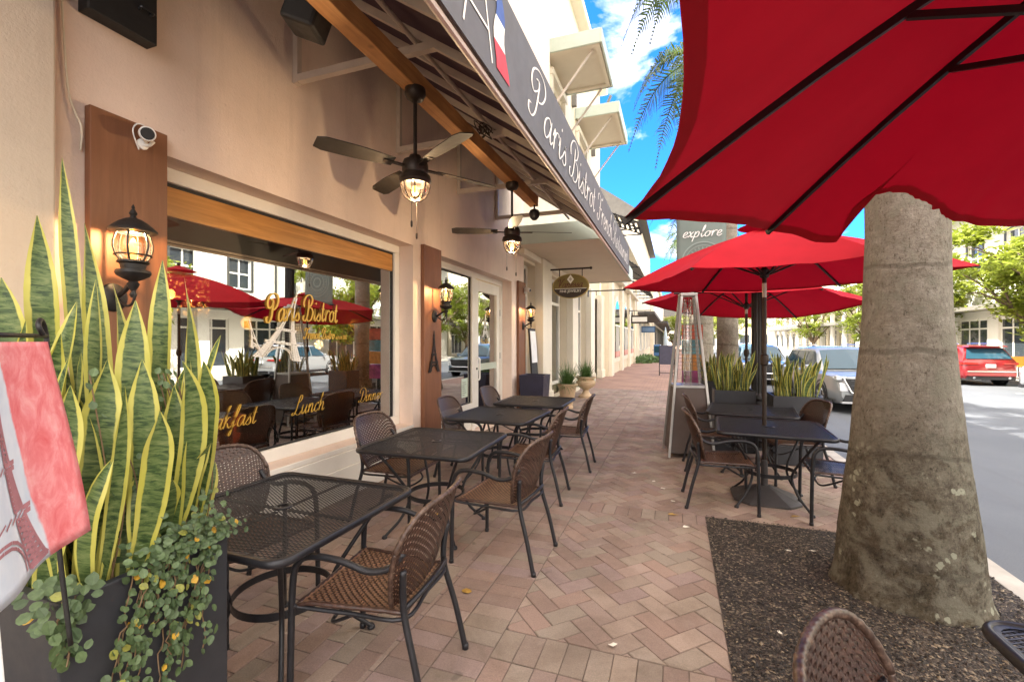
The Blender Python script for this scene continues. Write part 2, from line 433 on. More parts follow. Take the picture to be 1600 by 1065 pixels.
def asphalt():
    t = NT('asphalt'); v = t.coord('Object')
    g = t.noise(v, 140, 3, .8); big = t.noise(v, .5, 6, .6)
    c = t.mix(.5, t.ramp(g, [(.3,(.048,.055,.066)),(.7,(.145,.158,.175))]), t.ramp(big, [(.3,(.068,.077,.09)),(.7,(.125,.134,.147))]))
    st = t.noise(t.coord('Object',(3,.12,1)), 1.5, 5, .6); c = t.mix(t.ramp(st,[(.5,(0,0,0)),(.72,(.35,.35,.35))]), c, (.08,.08,.085))
    t.set(Base_Color=c, Roughness=.78); t.bump(g, .5, .005); return t.m
M['asphalt'] = asphalt()
def gravelmat():
    t = NT('bonded_gravel'); v = t.coord('Object')
    vo = t.new('ShaderNodeTexVoronoi', i={'Scale':85.0}); vo.inputs['Randomness'].default_value = 1; t.L(v, vo.inputs['Vector'])
    sep = t.new('ShaderNodeSeparateColor'); t.L(vo.outputs['Color'], sep.inputs[0])
    c = t.ramp(sep.outputs[0], [(0,(.014,.011,.010)),(.45,(.042,.032,.027)),(.72,(.080,.062,.050)),(.9,(.15,.12,.09)),(1,(.30,.24,.17))])
    big = t.ramp(t.noise(v, 1.4, 4), [(.3,(.7,.7,.7)),(.7,(1.2,1.2,1.2))]); c = t.mix(1.0, c, big, 'MULTIPLY')
    t.set(Base_Color=c, Roughness=.8, Specular_IOR_Level=.4)
    hh = t.math('SUBTRACT', t.math('MULTIPLY', sep.outputs[1], .8), vo.outputs['Distance']); t.bump(hh, .9, .012); return t.m
M['gravel'] = gravelmat()

BR = [(.365,.265,.22),(.345,.24,.195),(.38,.29,.235),(.345,.25,.225),(.36,.285,.225),(.32,.225,.185),(.35,.26,.22),(.345,.28,.225)]
def clip(poly, xa, xb, ya, yb):
    def cut(P, f, inter):
        out = []
        for i, q in enumerate(P):
            p = P[i-1]; fp, fq = f(p), f(q)
            if fq >= 0:
                if fp < 0: out.append(inter(p,q,fp,fq))
                out.append(q)
            elif fp >= 0: out.append(inter(p,q,fp,fq))
        return out
    I = lambda p,q,a,b: (p[0]+(q[0]-p[0])*a/(a-b), p[1]+(q[1]-p[1])*a/(a-b))
    for f in (lambda p:p[0]-xa, lambda p:xb-p[0], lambda p:p[1]-ya, lambda p:yb-p[1]):
        poly = cut(poly, f, I)
        if len(poly) < 3: return []
    return poly
pav = MB(); rb = random.Random(5)
def paver(poly, zone):
    p = clip(poly, *zone)
    if len(p) < 3: return
    cx = sum(a for a,b in p)/len(p); cy = sum(b for a,b in p)/len(p)
    ar = abs(sum(p[i-1][0]*p[i][1]-p[i][0]*p[i-1][1] for i in range(len(p))))/2
    if ar < .0006: return
    zt = rb.uniform(-.0016,.0012); tx = rb.uniform(-.01,.01); ty = rb.uniform(-.01,.01)
    def ins(d, z):
        out = []
        for a, b in p:
            L = math.hypot(a-cx, b-cy) or 1; k = max(.2, 1-d*1.4/L)
            x, y = cx+(a-cx)*k, cy+(b-cy)*k
            out.append((x, y, z+(x-cx)*tx+(y-cy)*ty if z > -.005 else z))
        return out
    vs = ins(.0026,-.012)+ins(.0030,zt-.0028)+ins(.0066,zt); n = len(p)
    fs = [tuple(range(2*n,3*n))]
    for q in (0,1):
        for i in range(n):
            j = (i+1) % n; fs.append((q*n+i, q*n+j, (q+1)*n+j, (q+1)*n+i))
    c = rb.choice(BR); k = rb.uniform(.80,1.06); c = tuple(q*k for q in c)
    f0 = len(pav.f); pav.add(vs, fs)
    for i in range(len(fs)): pav.col[f0+i] = c
W_, L_ = .115, .23
def rect(x, y, a, b): return [(x,y),(x+a,y),(x+a,y+b),(x,y+b)]
def running_y(z):
    i = 0; x = z[0]
    while x < z[1]:
        y = z[2] - (L_/2 if i % 2 else 0)
        while y < z[3]: paver(rect(x,y,W_,L_), z); y += L_
        x += W_; i += 1
def running_x(z):
    i = 0; y = z[2]
    while y < z[3]:
        x = z[0] - (L_/2 if i % 2 else 0)
        while x < z[1]: paver(rect(x,y,L_,W_), z); x += L_
        y += W_; i += 1
def stack_x(z, n=2):
    wd = (z[1]-z[0])/n
    for k in range(n):
        y = z[2]
        while y < z[3]: paver(rect(z[0]+k*wd,y,wd,W_), z); y += W_
def soldier(z):
    x = z[0]
    while x < z[1]: paver(rect(x,z[2],W_,z[3]-z[2]), z); x += W_
def herring(z, ang=R(45)):
    ca, sa = math.cos(ang), math.sin(ang); cx, cy = (z[0]+z[1])/2, (z[2]+z[3])/2
    rr = math.hypot(z[1]-z[0], z[3]-z[2])/2 + .4; n = int(rr/W_)+2
    for j in range(-n, n):
        for i in range(-n, n):
            m = (i - j) % 4
            if m == 0: q = rect(i*W_, j*W_, L_, W_)
            elif m == 3: q = rect(i*W_, j*W_, W_, L_)
            else: continue
            paver([(cx+a*ca-b*sa, cy+a*sa+b*ca) for a,b in q], z)
YE = 15.0
running_y((-3.09,-1.34,.3,YE)); stack_x((-1.34,-.86,.3,YE))
herring((-.86,.25,2.3,4.15)); soldier((-.86,.25,4.15,4.38)); soldier((-.86,.25,2.07,2.3)); soldier((-.86,.25,1.84,2.07)); herring((-.86,.25,.3,1.84))
herring((-.86,1.95,4.38,7.6)); soldier((-.86,1.95,7.6,7.83)); herring((-.86,1.95,7.83,11.2)); soldier((-.86,1.95,11.2,11.43)); running_x((-.86,1.95,11.43,YE))
tag(pav.build('sidewalk', M['brick']), kind='structure')
b = MB(); b.box(-3.09,1.95,-12,YE,-.3,-.006)
tag(b.build('sidewalk_base', M['joint']), kind='structure')
b = MB(); b.box(-6,1.95,YE,160,-.3,-.002)
tag(b.build('far_sidewalk', farpave()), kind='structure')
# gravel bed: a sheet with real grains near the camera
b = MB()
def gp(u, v):
    x = .25+u*1.7; y = -1+v*5.35
    z = .006+.010*noise.noise((x*2.1,y*2.1,0))+.005*noise.noise((x*23,y*23,3))
    e = min(u, 1-u, v, 1-v)*8; return (x, y, .002+max(0,z)*min(1,e))
b.grid(gp, 120, 300)
tag(b.build('gravel_bed', M['gravel'], smooth=True), kind='structure')
rg = random.Random(8); b = MB()
for i in range(14000):
    y = .7+3.66*rg.random()**1.3; x = rg.uniform(.252,1.95)
    s = rg.uniform(.003,.0085)*(1 if rg.random() < .93 else 1.6); a = rg.random()*6.28
    f0 = len(b.f)
    pts = [(x+math.cos(a+k*1.57)*s*(1.5 if k % 2 else .8)*rg.uniform(.7,1.2), y+math.sin(a+k*1.57)*s*(1.5 if k % 2 else .8)*rg.uniform(.7,1.2), .010+rg.uniform(0,.004)) for k in range(4)]
    b.add(pts+[(x,y,.012+s*rg.uniform(.5,1.1))], [(0,1,4),(1,2,4),(2,3,4),(3,0,4)])
    c = rg.choice([(.02,.016,.014),(.035,.027,.022),(.05,.037,.030),(.09,.07,.052),(.03,.024,.022),(.24,.19,.13)] if rg.random() < .6 else [(.02,.017,.016),(.03,.024,.02)])
    for k in range(4): b.col[f0+k] = c
t = NT('gravel_chips'); at = t.new('ShaderNodeAttribute', attribute_name='tint'); t.set(Base_Color=at.outputs['Color'], Roughness=.75)
tag(b.build('gravel', t.m), 'dark brown loose gravel chips around the palm trunk', 'gravel', kind='stuff')
# kerb
b = MB(); y = -12.0
while y < 120:
    e = min(y+3.0, 120)
    b.prism([(1.955,-.35),(2.13,-.35),(2.13,-.03),(2.105,.002),(1.955,.002)], 'y', y+.004, e-.004); y = e
tag(b.build('kerb', M['concrete'], bevel=.006), kind='structure')
# road with a gutter fall
def rz(x): return -.18-.17*min(1, max(0,(x-2.13)/2.6))
b = MB(); xs = [2.131,2.6,3.2,4,4.8,8,14.0]
for a, c in zip(xs, xs[1:]):
    ys = [-30+i*6 for i in range(36)]
    for p, q in zip(ys, ys[1:]): b.add([(a,p,rz(a)),(c,p,rz(c)),(c,q,rz(c)),(a,q,rz(a))], [(0,1,2,3)])
tag(b.build('road', M['asphalt']), kind='structure')
M['roadpaint'] = pmat('road_paint', (.62,.60,.55), .8, .15, 6, bump=.2, dirt=.5, dirtcol=(.2,.2,.2))
b = MB()
def stripe(x0,x1,y0,y1):
    b.add([(x0,y0,rz(x0)+.005),(x1,y0,rz(x1)+.005),(x1,y1,rz(x1)+.005),(x0,y1,rz(x0)+.005)], [(0,1,2,3)])
for i in range(20): stripe(11.6,13.8,21.6+i*6.6,21.7+i*6.6)
tag(b.build('road_markings', M['roadpaint']), kind='structure')
b = MB()
for a, p in ((14.0,.15),):
    b.box(14.0,14.17,-30,160,-.5,-.20)
tag(b.build('far_kerb', M['concrete']), kind='structure')
b = MB(); b.box(14.17,18.3,-30,160,-.5,-.205)
tag(b.build('far_pavement', M['concrete']), kind='structure')
b = MB(); b.add([(-400,-400,-.52),(400,-400,-.52),(400,600,-.52),(-400,600,-.52)], [(0,1,2,3)])
tag(b.build('ground', pmat('earth', (.16,.15,.12), .9, .2, .3)), kind='structure')
# fallen petals and leaves
M['petal'] = pmat('pale_petal', (.75,.70,.60), .6, .1, 20, bump=0)
M['dryleaf'] = leafmat('dry_leaf', (.45,.25,.05), (.62,.42,.10), .2)
def litter(name, m, spots, sc, label, cat, group):
    for x, y in spots:
        q = MB(); a = rg.random()*6.3; n = 7
        pts = [(x,y,.012)]+[(x+math.cos(a+k/n*6.283)*sc*rg.uniform(.6,1.2)*(1.6 if k % 3 == 0 else 1), y+math.sin(a+k/n*6.283)*sc*rg.uniform(.5,1.0), .004+rg.uniform(0,.010)) for k in range(n)]
        q.add(pts, [(0,k+1,(k+1) % n+1) for k in range(n)])
        tag(q.build(name, m, solid=.001), label, cat, group)
litter('fallen_petal', M['petal'], [(-.12,5.02),(-.22,5.25),(-.02,4.66),(.08,4.05),(.78,3.85),(.95,3.9),(-.45,5.5),(-.3,2.35),(.52,2.75)], .022, 'small pale petal lying flat on the paving or gravel', 'petal', 'pale petals scattered on the ground')
litter('fallen_leaf', M['dryleaf'], [(-.02,4.3),(-1.21,2.55),(1.0,4.62),(-2.0,3.6)], .028, 'dry yellow brown leaf lying on the brick paving', 'leaf', 'dry leaves on the brick paving')
# ------------------------------------------------------------------ pen lettering (strokes of a broad nib)
G = {
'a':(.98,[[(.72,.80),(.50,1.0),(.16,.72),(.10,.25),(.32,0),(.60,.28),(.74,.75)],[(.78,1.0),(.72,.30),(.84,.0),(1.06,.24)]]),
'r':(.72,[[(.02,.55),(.22,1.0),(.20,.5),(.18,0)],[(.20,.5),(.40,.92),(.62,1.0),(.70,.86)]]),
'i':(.50,[[(.02,.5),(.18,1.0),(.14,.3),(.26,0),(.50,.26)],[(.24,1.42),(.27,1.50),(.24,1.56)]]),
's':(.66,[[(.0,.2),(.30,.72),(.44,1.02),(.34,.80),(.50,.45),(.52,.14),(.30,-.02),(.06,.12)]]),
't':(.52,[[(.26,1.62),(.18,.7),(.18,.15),(.32,0),(.56,.26)],[(-.04,1.06),(.24,1.04),(.50,1.08)]]),
'o':(.84,[[(.46,1.0),(.14,.72),(.10,.25),(.34,0),(.64,.28),(.66,.75),(.46,1.0)],[(.60,.9),(.74,.84),(.88,.9)]]),
'n':(.98,[[(.02,.6),(.18,1.0),(.16,.5),(.12,0)],[(.15,.45),(.36,.90),(.56,1.0),(.64,.70),(.62,.15),(.76,0),(.98,.26)]]),
'h':(.98,[[(.02,.9),(.26,1.75),(.30,2.05),(.18,1.9),(.16,1.0),(.12,0)],[(.15,.45),(.36,.90),(.56,1.0),(.64,.70),(.62,.15),(.76,0),(.98,.26)]]),
'c':(.72,[[(.58,.80),(.44,1.0),(.16,.72),(.10,.25),(.32,0),(.52,.08),(.74,.30)]]),
'e':(.70,[[(.06,.30),(.40,.48),(.58,.78),(.42,1.0),(.16,.72),(.12,.22),(.34,0),(.54,.08),(.74,.30)]]),
'u':(.98,[[(.02,.6),(.16,1.0),(.12,.35),(.28,0),(.52,.24),(.66,.7)],[(.72,1.0),(.66,.28),(.78,0),(1.0,.26)]]),
'k':(.86,[[(.02,.9),(.26,1.8),(.28,2.05),(.16,1.8),(.14,.9),(.10,0)],[(.60,.96),(.40,.98),(.16,.50),(.36,.46),(.54,.12),(.70,0),(.88,.22)]]),
'f':(.56,[[(.0,.3),(.34,1.1),(.50,1.85),(.42,2.05),(.28,1.7),(.20,.6),(.14,-.5),(.02,-.72),(-.04,-.5),(.30,.12),(.54,.26)],[(.02,1.02),(.24,.98),(.46,1.04)]]),
'x':(.76,[[(.04,.85),(.18,1.0),(.36,.5),(.54,0),(.72,.2)],[(.66,1.0),(.36,.5),(.06,0)]]),
'p':(.92,[[(.16,1.0),(.12,.2),(.04,-.8)],[(.14,.4),(.38,.95),(.62,.85),(.62,.25),(.36,0),(.12,.12)]]),
'l':(.5,[[(.0,.4),(.30,1.5),(.28,2.05),(.14,1.6),(.12,.3),(.26,0),(.48,.26)]]),
'P':(1.20,[[(.52,1.72),(.50,1.1),(.40,.35),(.16,0),(-.12,.08),(-.16,.36),(.02,.42)],[(.36,1.22),(.10,1.05),(-.14,1.35),(-.08,1.85),(.36,2.15),(.90,2.06),(1.12,1.62),(.94,1.14),(.62,.92),(.48,1.02)],[(.36,1.22),(.52,1.45),(.42,1.72),(.20,1.66)]]),
'B':(1.30,[[(.52,1.80),(.50,1.1),(.40,.35),(.16,0),(-.12,.08),(-.16,.36),(.02,.42)],[(-.10,1.10),(-.20,1.55),(.12,2.05),(.66,2.15),(1.00,1.82),(.86,1.34),(.52,1.12),(.94,1.06),(1.18,.66),(.98,.12),(.60,-.04),(.40,.14)]]),
'F':(1.10,[[(.66,1.80),(.56,1.1),(.44,.35),(.18,0),(-.12,.06),(-.14,.34),(.04,.40)],[(-.12,1.40),(-.14,1.78),(.18,1.98),(.66,1.80),(1.10,1.86),(1.24,2.12)],[(.22,.96),(.56,1.02),(.90,1.0),(.94,1.16)]]),
'R':(1.36,[[(.52,1.72),(.50,1.1),(.40,.35),(.16,0),(-.12,.08),(-.16,.36),(.02,.42)],[(-.10,1.10),(-.20,1.60),(.16,2.08),(.74,2.12),(1.06,1.70),(.88,1.20),(.54,1.02),(.78,.80),(.98,.20),(1.22,-.04),(1.44,.22)]]),
'L':(1.16,[[(.42,1.36),(.60,1.30),(.90,1.62),(.86,2.05),(.62,2.02),(.50,1.3),(.40,.5),(.16,.02),(-.08,.06),(-.04,.26),(.26,.24),(.62,0),(.96,.02),(1.16,.36)]]),
'D':(1.40,[[(.56,1.70),(.52,1.0),(.40,.30),(.12,.02),(-.10,.12),(.0,.32),(.30,.18),(.70,-.02),(1.12,.30),(1.28,1.05),(1.06,1.80),(.56,2.12),(.06,1.98),(-.14,1.56),(.06,1.30)]]),
'V':(1.20,[[(-.12,1.50),(-.04,1.90),(.22,2.05),(.34,1.6),(.44,.0)],[(.44,0),(.70,1.0),(1.02,1.9),(1.26,2.06),(1.34,1.84)]]),
'0':(.66,[[(.3,1.4),(.06,.7),(.3,0),(.54,.7),(.3,1.4)]]),'1':(.42,[[(.1,1.1),(.26,1.4),(.24,.7),(.22,0)]]),
'2':(.66,[[(.08,1.1),(.3,1.4),(.52,1.05),(.3,.5),(.06,.02),(.3,.06),(.58,.02)]]),'6':(.66,[[(.5,1.35),(.2,1.0),(.08,.4),(.3,0),(.52,.35),(.3,.7),(.1,.45)]]),
' ':(.62,[])}
def script(text, track=0.0):
    """-> list of polylines in units of x-height, and the width"""
    x = 0; out = []
    for ch in text:
        adv, st = G[ch]
        for s_ in st: out.append([(x+a, b) for a, b in s_])
        x += adv + track
    return out, x
def letters(mb, text, P, size, slant=.28, thick=.17, thin=.035, track=0, depth=.0025, fit=None, vary=True):
    """lays pen strokes along P(u,v,w) -> point; size = x-height in metres"""
    st, wd = script(text, track)
    kx = (fit/(wd*size)) if fit else 1
    for si, s_ in enumerate(st):
        pts = smooth_path([(a*kx+b*slant, b, 0) for a, b in s_], 7)
        w0 = si*.00035
        L = []; Rr = []
        for i, p in enumerate(pts):
            t = (pts[min(i+1,len(pts)-1)]-pts[max(i-1,0)])
            t = t.normalized() if t.length > 0 else Vector((1,0,0))
            dn = abs(t.y); wid = thin+(thick-thin)*(dn**1.6) if vary else thick
            if i < 3: wid *= .6+.13*i
            if i > len(pts)-4: wid *= .6+.13*(len(pts)-1-i)
            nn = Vector((-t.y, t.x, 0))*(wid/2)
            L.append(p+nn); Rr.append(p-nn)
        vs = []
        for a, b in zip(L, Rr):
            for q in (a, b):
                vs.append(P(q.x*size, q.y*size, w0+depth))
        fs = [(2*i, 2*i+1, 2*i+3, 2*i+2) for i in range(len(pts)-1)]
        mb.add(vs, fs)
    return wd*size*kx
def plain_text(name, body, m, size, place, parent, extrude=.0015, xs=1.0):
    """printed capitals with the built-in face, turned into a mesh; place is a 4x4 matrix in the parent's coordinates"""
    cu = bpy.data.curves.new('tmp', 'FONT'); cu.body = body; cu.size = size; cu.extrude = extrude; cu.align_x = 'CENTER'; cu.align_y = 'CENTER'
    ob = bpy.data.objects.new('tmp', cu); COL.objects.link(ob)
    dg = bpy.context.evaluated_depsgraph_get(); me = bpy.data.meshes.new_from_object(ob.evaluated_get(dg))
    bpy.data.objects.remove(ob); bpy.data.curves.remove(cu)
    me.transform(place @ Matrix.Diagonal((xs,1,1,1))); me.materials.clear(); me.materials.append(m)
    o = bpy.data.objects.new(name, me); COL.objects.link(o); o.parent = parent
    return o

# ------------------------------------------------------------------ lattice tower drawing, made of flat bars
def tower_bars(P, s, w, lean=0, gap=True):
    """list of (p,q,width) bars drawing a lattice tower of height s; P maps (u,v) to a point"""
    B = []
    prof = lambda v: .34*(1-v)**1.9+.018
    def leg(sg, k0, k1):
        N = 9
        for i in range(N):
            v0, v1 = k0+(k1-k0)*i/N, k0+(k1-k0)*(i+1)/N
            o0, o1 = prof(v0), prof(v1); i0, i1 = o0*.62, o1*.62
            B.append(((sg*o0,v0),(sg*o1,v1),w)); B.append(((sg*i0,v0),(sg*i1,v1),w*.8))
            B.append(((sg*o0,v0),(sg*i1,v1),w*.5)); B.append(((sg*i0,v0),(sg*o1,v1),w*.5)); B.append(((sg*i0,v0),(sg*o0,v0),w*.5))
    for sg in (-1, 1):
        leg(sg, 0, .24); leg(sg, .27, .45); leg(sg, .47, 1.0)
    for v, k in ((.25,1.25),(.46,1.3)):
        o = prof(v)*k
        for d in (-.012, .012): B.append(((-o,v+d),(o,v+d),w*.9))
        n = 9
        for i in range(n):
            a = -o+2*o*i/n; c = -o+2*o*(i+1)/n; B.append(((a,v-.012),(c,v+.012),w*.4))
    for i in range(10):                                   # arch under the first deck
        a0, a1 = PI*i/10, PI*(i+1)/10; r = prof(.02)*.60
        for k in (1, .88): B.append(((-r*k*math.cos(a0), .02+.17*k*math.sin(a0)),(-r*k*math.cos(a1), .02+.17*k*math.sin(a1)), w*.6))
    B.append(((0,1.0),(0,1.09),w))
    return [((a*s+b*s*lean, b*s),(c*s+d*s*lean, d*s),ww*s) for (a,b),(c,d),ww in B]
def tower(mb, P, s, w=.02, lean=0, depth=.003):
    for k, ((a,b),(c,d),ww) in enumerate(tower_bars(P, s, w, lean)):
        L = math.hypot(c-a, d-b) or 1e-6; nx, ny = -(d-b)/L*ww/2, (c-a)/L*ww/2
        z = depth + (k % 7)*.0003
        mb.add([P(a+nx,b+ny,z),P(a-nx,b-ny,z),P(c-nx,d-ny,z),P(c+nx,d+ny,z)], [(0,1,2,3)])

# ------------------------------------------------------------------ the bistro
XF = -3.1; XG = -3.34                          # wall face, glass plane
TOPZ = 11.3
bis = thing('bistro_building', 'peach stuccoed shopfront with big picture window and white glazed door, under the dark awning', 'building', (XF,5,0))
WIN = (1.62, 4.96, .50, 2.75); SHOP = (5.65, 8.62, 0.0, 2.75)
b = MB(); b.facade(XF, -6, 9.40, 0, 5.2, [WIN, SHOP], .30)
b.add([(XF,9.40,0),(XF-.6,9.40,0),(XF-.6,9.40,5.2),(XF,9.40,5.2)], [(3,2,1,0)])
b.build('wall', M['stucco'], bis)
b = MB()                                       # upper storey stands forward with a rounded end
pr_ = [(-6,XF-.3),(-6,-2.62),(9.75,-2.62)]+[(9.75+.25*math.sin(a*PI/12), -2.87+.25*math.cos(a*PI/12)) for a in range(1,7)]+[(10.0,XF-.3)]
b.prism([(x,y) for y,x in pr_], 'z', 5.2, TOPZ)
b.build('upper_storey', M['stucco'], bis, smooth=True, auto=30)
b = MB(); b.box(-14,XF-.31,-6,9.39,TOPZ-.4,TOPZ-.1); b.build('roof', M['darkroof'], bis)
b = MB(); b.box(XF-.31,-2.50,-6,9.8,TOPZ+.002,TOPZ+.25); b.build('cornice', M['cream'], bis, bevel=.04)
b = MB()                                       # corner pier at the left with a groove
b.box(XF,XF+.16,-6,.98,0,5.0); b.box(XF,XF+.10,.99,1.10,0,5.0); b.box(XF,XF+.13,1.11,1.40,0,5.0)
b.build('corner_pier', M['pier'], bis, bevel=.012)
# picture window
wf = MB(); y0,y1,z0,z1 = WIN
for q in ((XG-.05,XG+.045,y0,y1,z0,z0+.11),(XG-.05,XG+.045,y0,y1,z1-.10,z1),(XG-.05,XG+.045,y0,y0+.09,z0+.11,z1-.10),(XG-.05,XG+.045,y1-.10,y1,z0+.11,z1-.10)): wf.box(*q)
win = sub(wf.build('window', M['white'], bis, bevel=.008))
gs = MB()
for q in ((XG-.02,XG+.012,y0+.09,y1-.10,z1-.125,z1-.10),(XG-.02,XG+.012,y0+.09,y1-.10,z0+.11,z0+.125),(XG-.02,XG+.012,y1-.125,y1-.10,z0+.125,z1-.125)): gs.box(*q)
gs.build('gasket', M['black'], win)
pn = MB(); pn.box(XG-.006,XG,y0+.08,y1-.09,z0+.10,z1-.09); pn.build('pane', M['glass'], win)
sl = MB()
sl.box(XF-.20,XF+.012,y0-.02,y1+.012,.452,.498); sl.box(XF+.0,XF+.035,y0-.02,y1+.03,.0,.30); sl.box(XF+.002,XF+.022,y0-.02,y1+.02,.302,.45)
sl.build('window_sill', M['white'], bis, bevel=.006)
PW = lambda oy, oz: (lambda u, v, w: (XG+w+.001, oy+u, oz+v))
def PA(oy, oz, a):
    return lambda u, v, w: (XG+w+.009, oy+u*math.cos(a)-v*math.sin(a), oz+u*math.sin(a)+v*math.cos(a)-.10*u*u)
for tx_, pf, sz_, sl_, tk, tn, ft_ in (('Breakfast',PW(2.28,.86),.085,.30,.13,.03,.60),('Lunch',PW(3.28,.86),.085,.30,.13,.03,.40),('Dinner',PW(4.22,.86),.075,.30,.12,.03,.42),
        ('Paris Bistrot',PA(3.00,1.71,R(7)),.115,.22,.19,.09,.86),('French Bistro',PW(3.42,1.57),.052,.22,.24,.14,.40),('since 2012',PW(3.85,1.57),.030,.1,.2,.14,.17)):
    lt = MB(); letters(lt, tx_, pf, sz_, sl_, tk, tn, fit=ft_); lt.build('gold_lettering', M['gold'], win)
tw = MB()
def PT(u, v, w): a = R(-9); return (XG+w+.0015, 3.12+(u*math.cos(a)-v*math.sin(a))*1.25, 1.39+u*math.sin(a)+v*math.cos(a))
tower(tw, PT, .58, .017, .12); tower(tw, lambda u,v,w: (XG+w+.0045, 2.90+u*.9, 1.46+v-.6*u), .20, .035, -.4)
tw.build('tower_decal', M['whitevinyl'], win)
# shopfront: fixed light, mullion, door
y0,y1,z0,z1 = SHOP; YM = 7.16
sf = MB()
for q in ((XG-.05,XG+.045,y0,y1,z1-.10,z1),(XG-.05,XG+.045,y0,y0+.09,0,z1-.10),(XG-.05,XG+.045,YM,YM+.13,0,z1-.10),(XG-.05,XG+.045,y1-.11,y1,0,z1-.10),(XG-.05,XG+.045,y0+.09,YM,.34,.48),(XG-.03,XG+.02,y0+.09,YM,0.02,.34)): sf.box(*q)
shop = sub(sf.build('shop_window', M['white'], bis, bevel=.006))
gs = MB()
for q in ((XG-.02,XG+.012,y0+.09,YM,z1-.125,z1-.10),(XG-.02,XG+.012,YM-.03,YM,.48,z1-.125),(XG-.02,XG+.012,y0+.09,YM,.48,.50)): gs.box(*q)
gs.build('gasket', M['black'], shop)
q = MB(); q.box(XG-.006,XG,y0+.085,YM,.48,z1-.10); q.build('pane', M['glass'], shop)
dr = MB(); da, db = YM+.145, y1-.125
for q in ((XG-.03,XG+.03,da,da+.15,.02,z1-.115),(XG-.03,XG+.03,db-.15,db,.02,z1-.115),(XG-.03,XG+.03,da+.15,db-.15,z1-.31,z1-.115),(XG-.03,XG+.03,da+.15,db-.15,.02,.30)): dr.box(*q)
door = sub(dr.build('door', M['white'], bis, bevel=.006))
q = MB(); q.box(XG-.006,XG,da+.14,db-.14,.29,z1-.30); q.build('pane', M['glass'], door)
q = MB(); q.box(XG+.004,XG+.018,da+.15,db-.15,1.02,1.14); q.build('push_bar', M['sage'], door)
q = MB(); q.tube(smooth_path([(XG+.032,da+.07,.86),(XG+.085,da+.07,.88),(XG+.09,da+.07,1.0),(XG+.09,da+.07,1.16),(XG+.085,da+.07,1.24),(XG+.032,da+.07,1.26)],5),.014,10); q.build('handle', M['whiteplastic'], door, smooth=True)
q = MB()
for zz in (.35,1.2,2.05): q.tube([(XG+.035,db+.006,zz),(XG+.035,db+.006,zz+.12)],.012,8)
q.build('hinge', M['steel'], door)
q = MB(); q.obox((XG+.036,da+.07,1.06),(.012,.035,.035)); q.build('lock', M['blackmetal'], door)
q = MB(); tower(q, lambda u,v,w: (XG+w+.001, da+.52+u, 1.62+v), .40, .05); q.build('tower_decal', M['whitevinyl'], door)
q = MB(); letters(q, 'Paris Bistrot', lambda u,v,w: (XG+w+.001, da+.33+u, 1.50+v), .040, .2, .2, .1, fit=.38); q.build('gold_lettering', M['gold'], door)
# painted boards between the openings
for yy, yb, zb in ((1.58,1.99,2.86),(5.14,5.60,2.80),(8.92,9.36,2.80)):
    q = MB(); q.box(XF+.003,XF+.055,yy,yb,.04,zb); q.build('wood_board', M['panelwood'], bis, bevel=.006)
q = MB(); tower(q, lambda u,v,w: (XF+.056+w*2, 5.37+u*.8, 1.14+v), .50, .045, depth=.006)
tag(q.build('tower_ornament', M['bronze'], None, solid=.004), 'dark iron lattice tower ornament fixed on the brown board beside the door', 'ornament')
# cable down the pier
q = MB(); q.tube(smooth_path([(XF+.012,1.47,4.3),(XF+.012,1.475,3.5),(XF+.014,1.50,2.95),(XF+.02,1.53,2.80),(XF+.03,1.555,2.72),(XF+.012,1.56,2.60)],5),.006,6)
tag(q.build('cable', M['creamlight'], smooth=True), 'thin cream cable running down the wall to the brown board', 'cable')
q = MB(); q.prism([(1.55,3.36),(1.90,3.36),(1.90,4.3),(1.55,4.3)],'x',XF+.004,XF+.10)
hb = tag(q.build('wall_cabinet', M['black'], bevel=.006), 'flat black cabinet high on the wall above the security camera', 'cabinet'); sub(hb,(0,0,0))
q = MB(); q.tube(smooth_path([(XF+.10,1.80,3.52),(XF+.125,1.80,3.53),(XF+.125,1.86,3.53),(XF+.10,1.86,3.52)],4),.008,6); q.build('handle', M['darkmetal'], hb)

# paper notices inside the shop window
pm = MB(); pm.box(XG-.06,XG-.05,6.42,6.88,.60,1.34)
po = tag(pm.build('menu_poster', pmat('poster_plum',(.16,.02,.06),.5,.2,6,bump=0)), 'plum coloured menu poster standing inside the narrow shop window', 'poster'); sub(po,(0,0,0))
q = MB(); letters(q, 'Paris Bistrot', lambda u,v,w: (XG-.049+w, 6.46+u, 1.24+v), .026, .2, .2, .08, fit=.36)
for i in range(9): q.box(XG-.0495,XG-.048,6.50,6.50+.3*(.6+.4*((i*7) % 5)/5),.70+i*.05,.712+i*.05)
q.build('print', M['paper'], po)
pm = MB(); pm.box(XG+.001,XG+.003,6.83,7.06,.60,.92)
po = tag(pm.build('window_notice', pmat('notice_green',(.55,.66,.55),.6,.05,5,bump=0)), 'pale green paper notice taped low on the narrow shop window', 'notice'); sub(po,(0,0,0))
q = MB()
for i in range(7): q.box(XG+.0031,XG+.0036,6.86,6.86+.16*(.5+.5*((i*3) % 4)/4),.64+i*.035,.648+i*.035)
q.build('print', M['darkframe'], po)

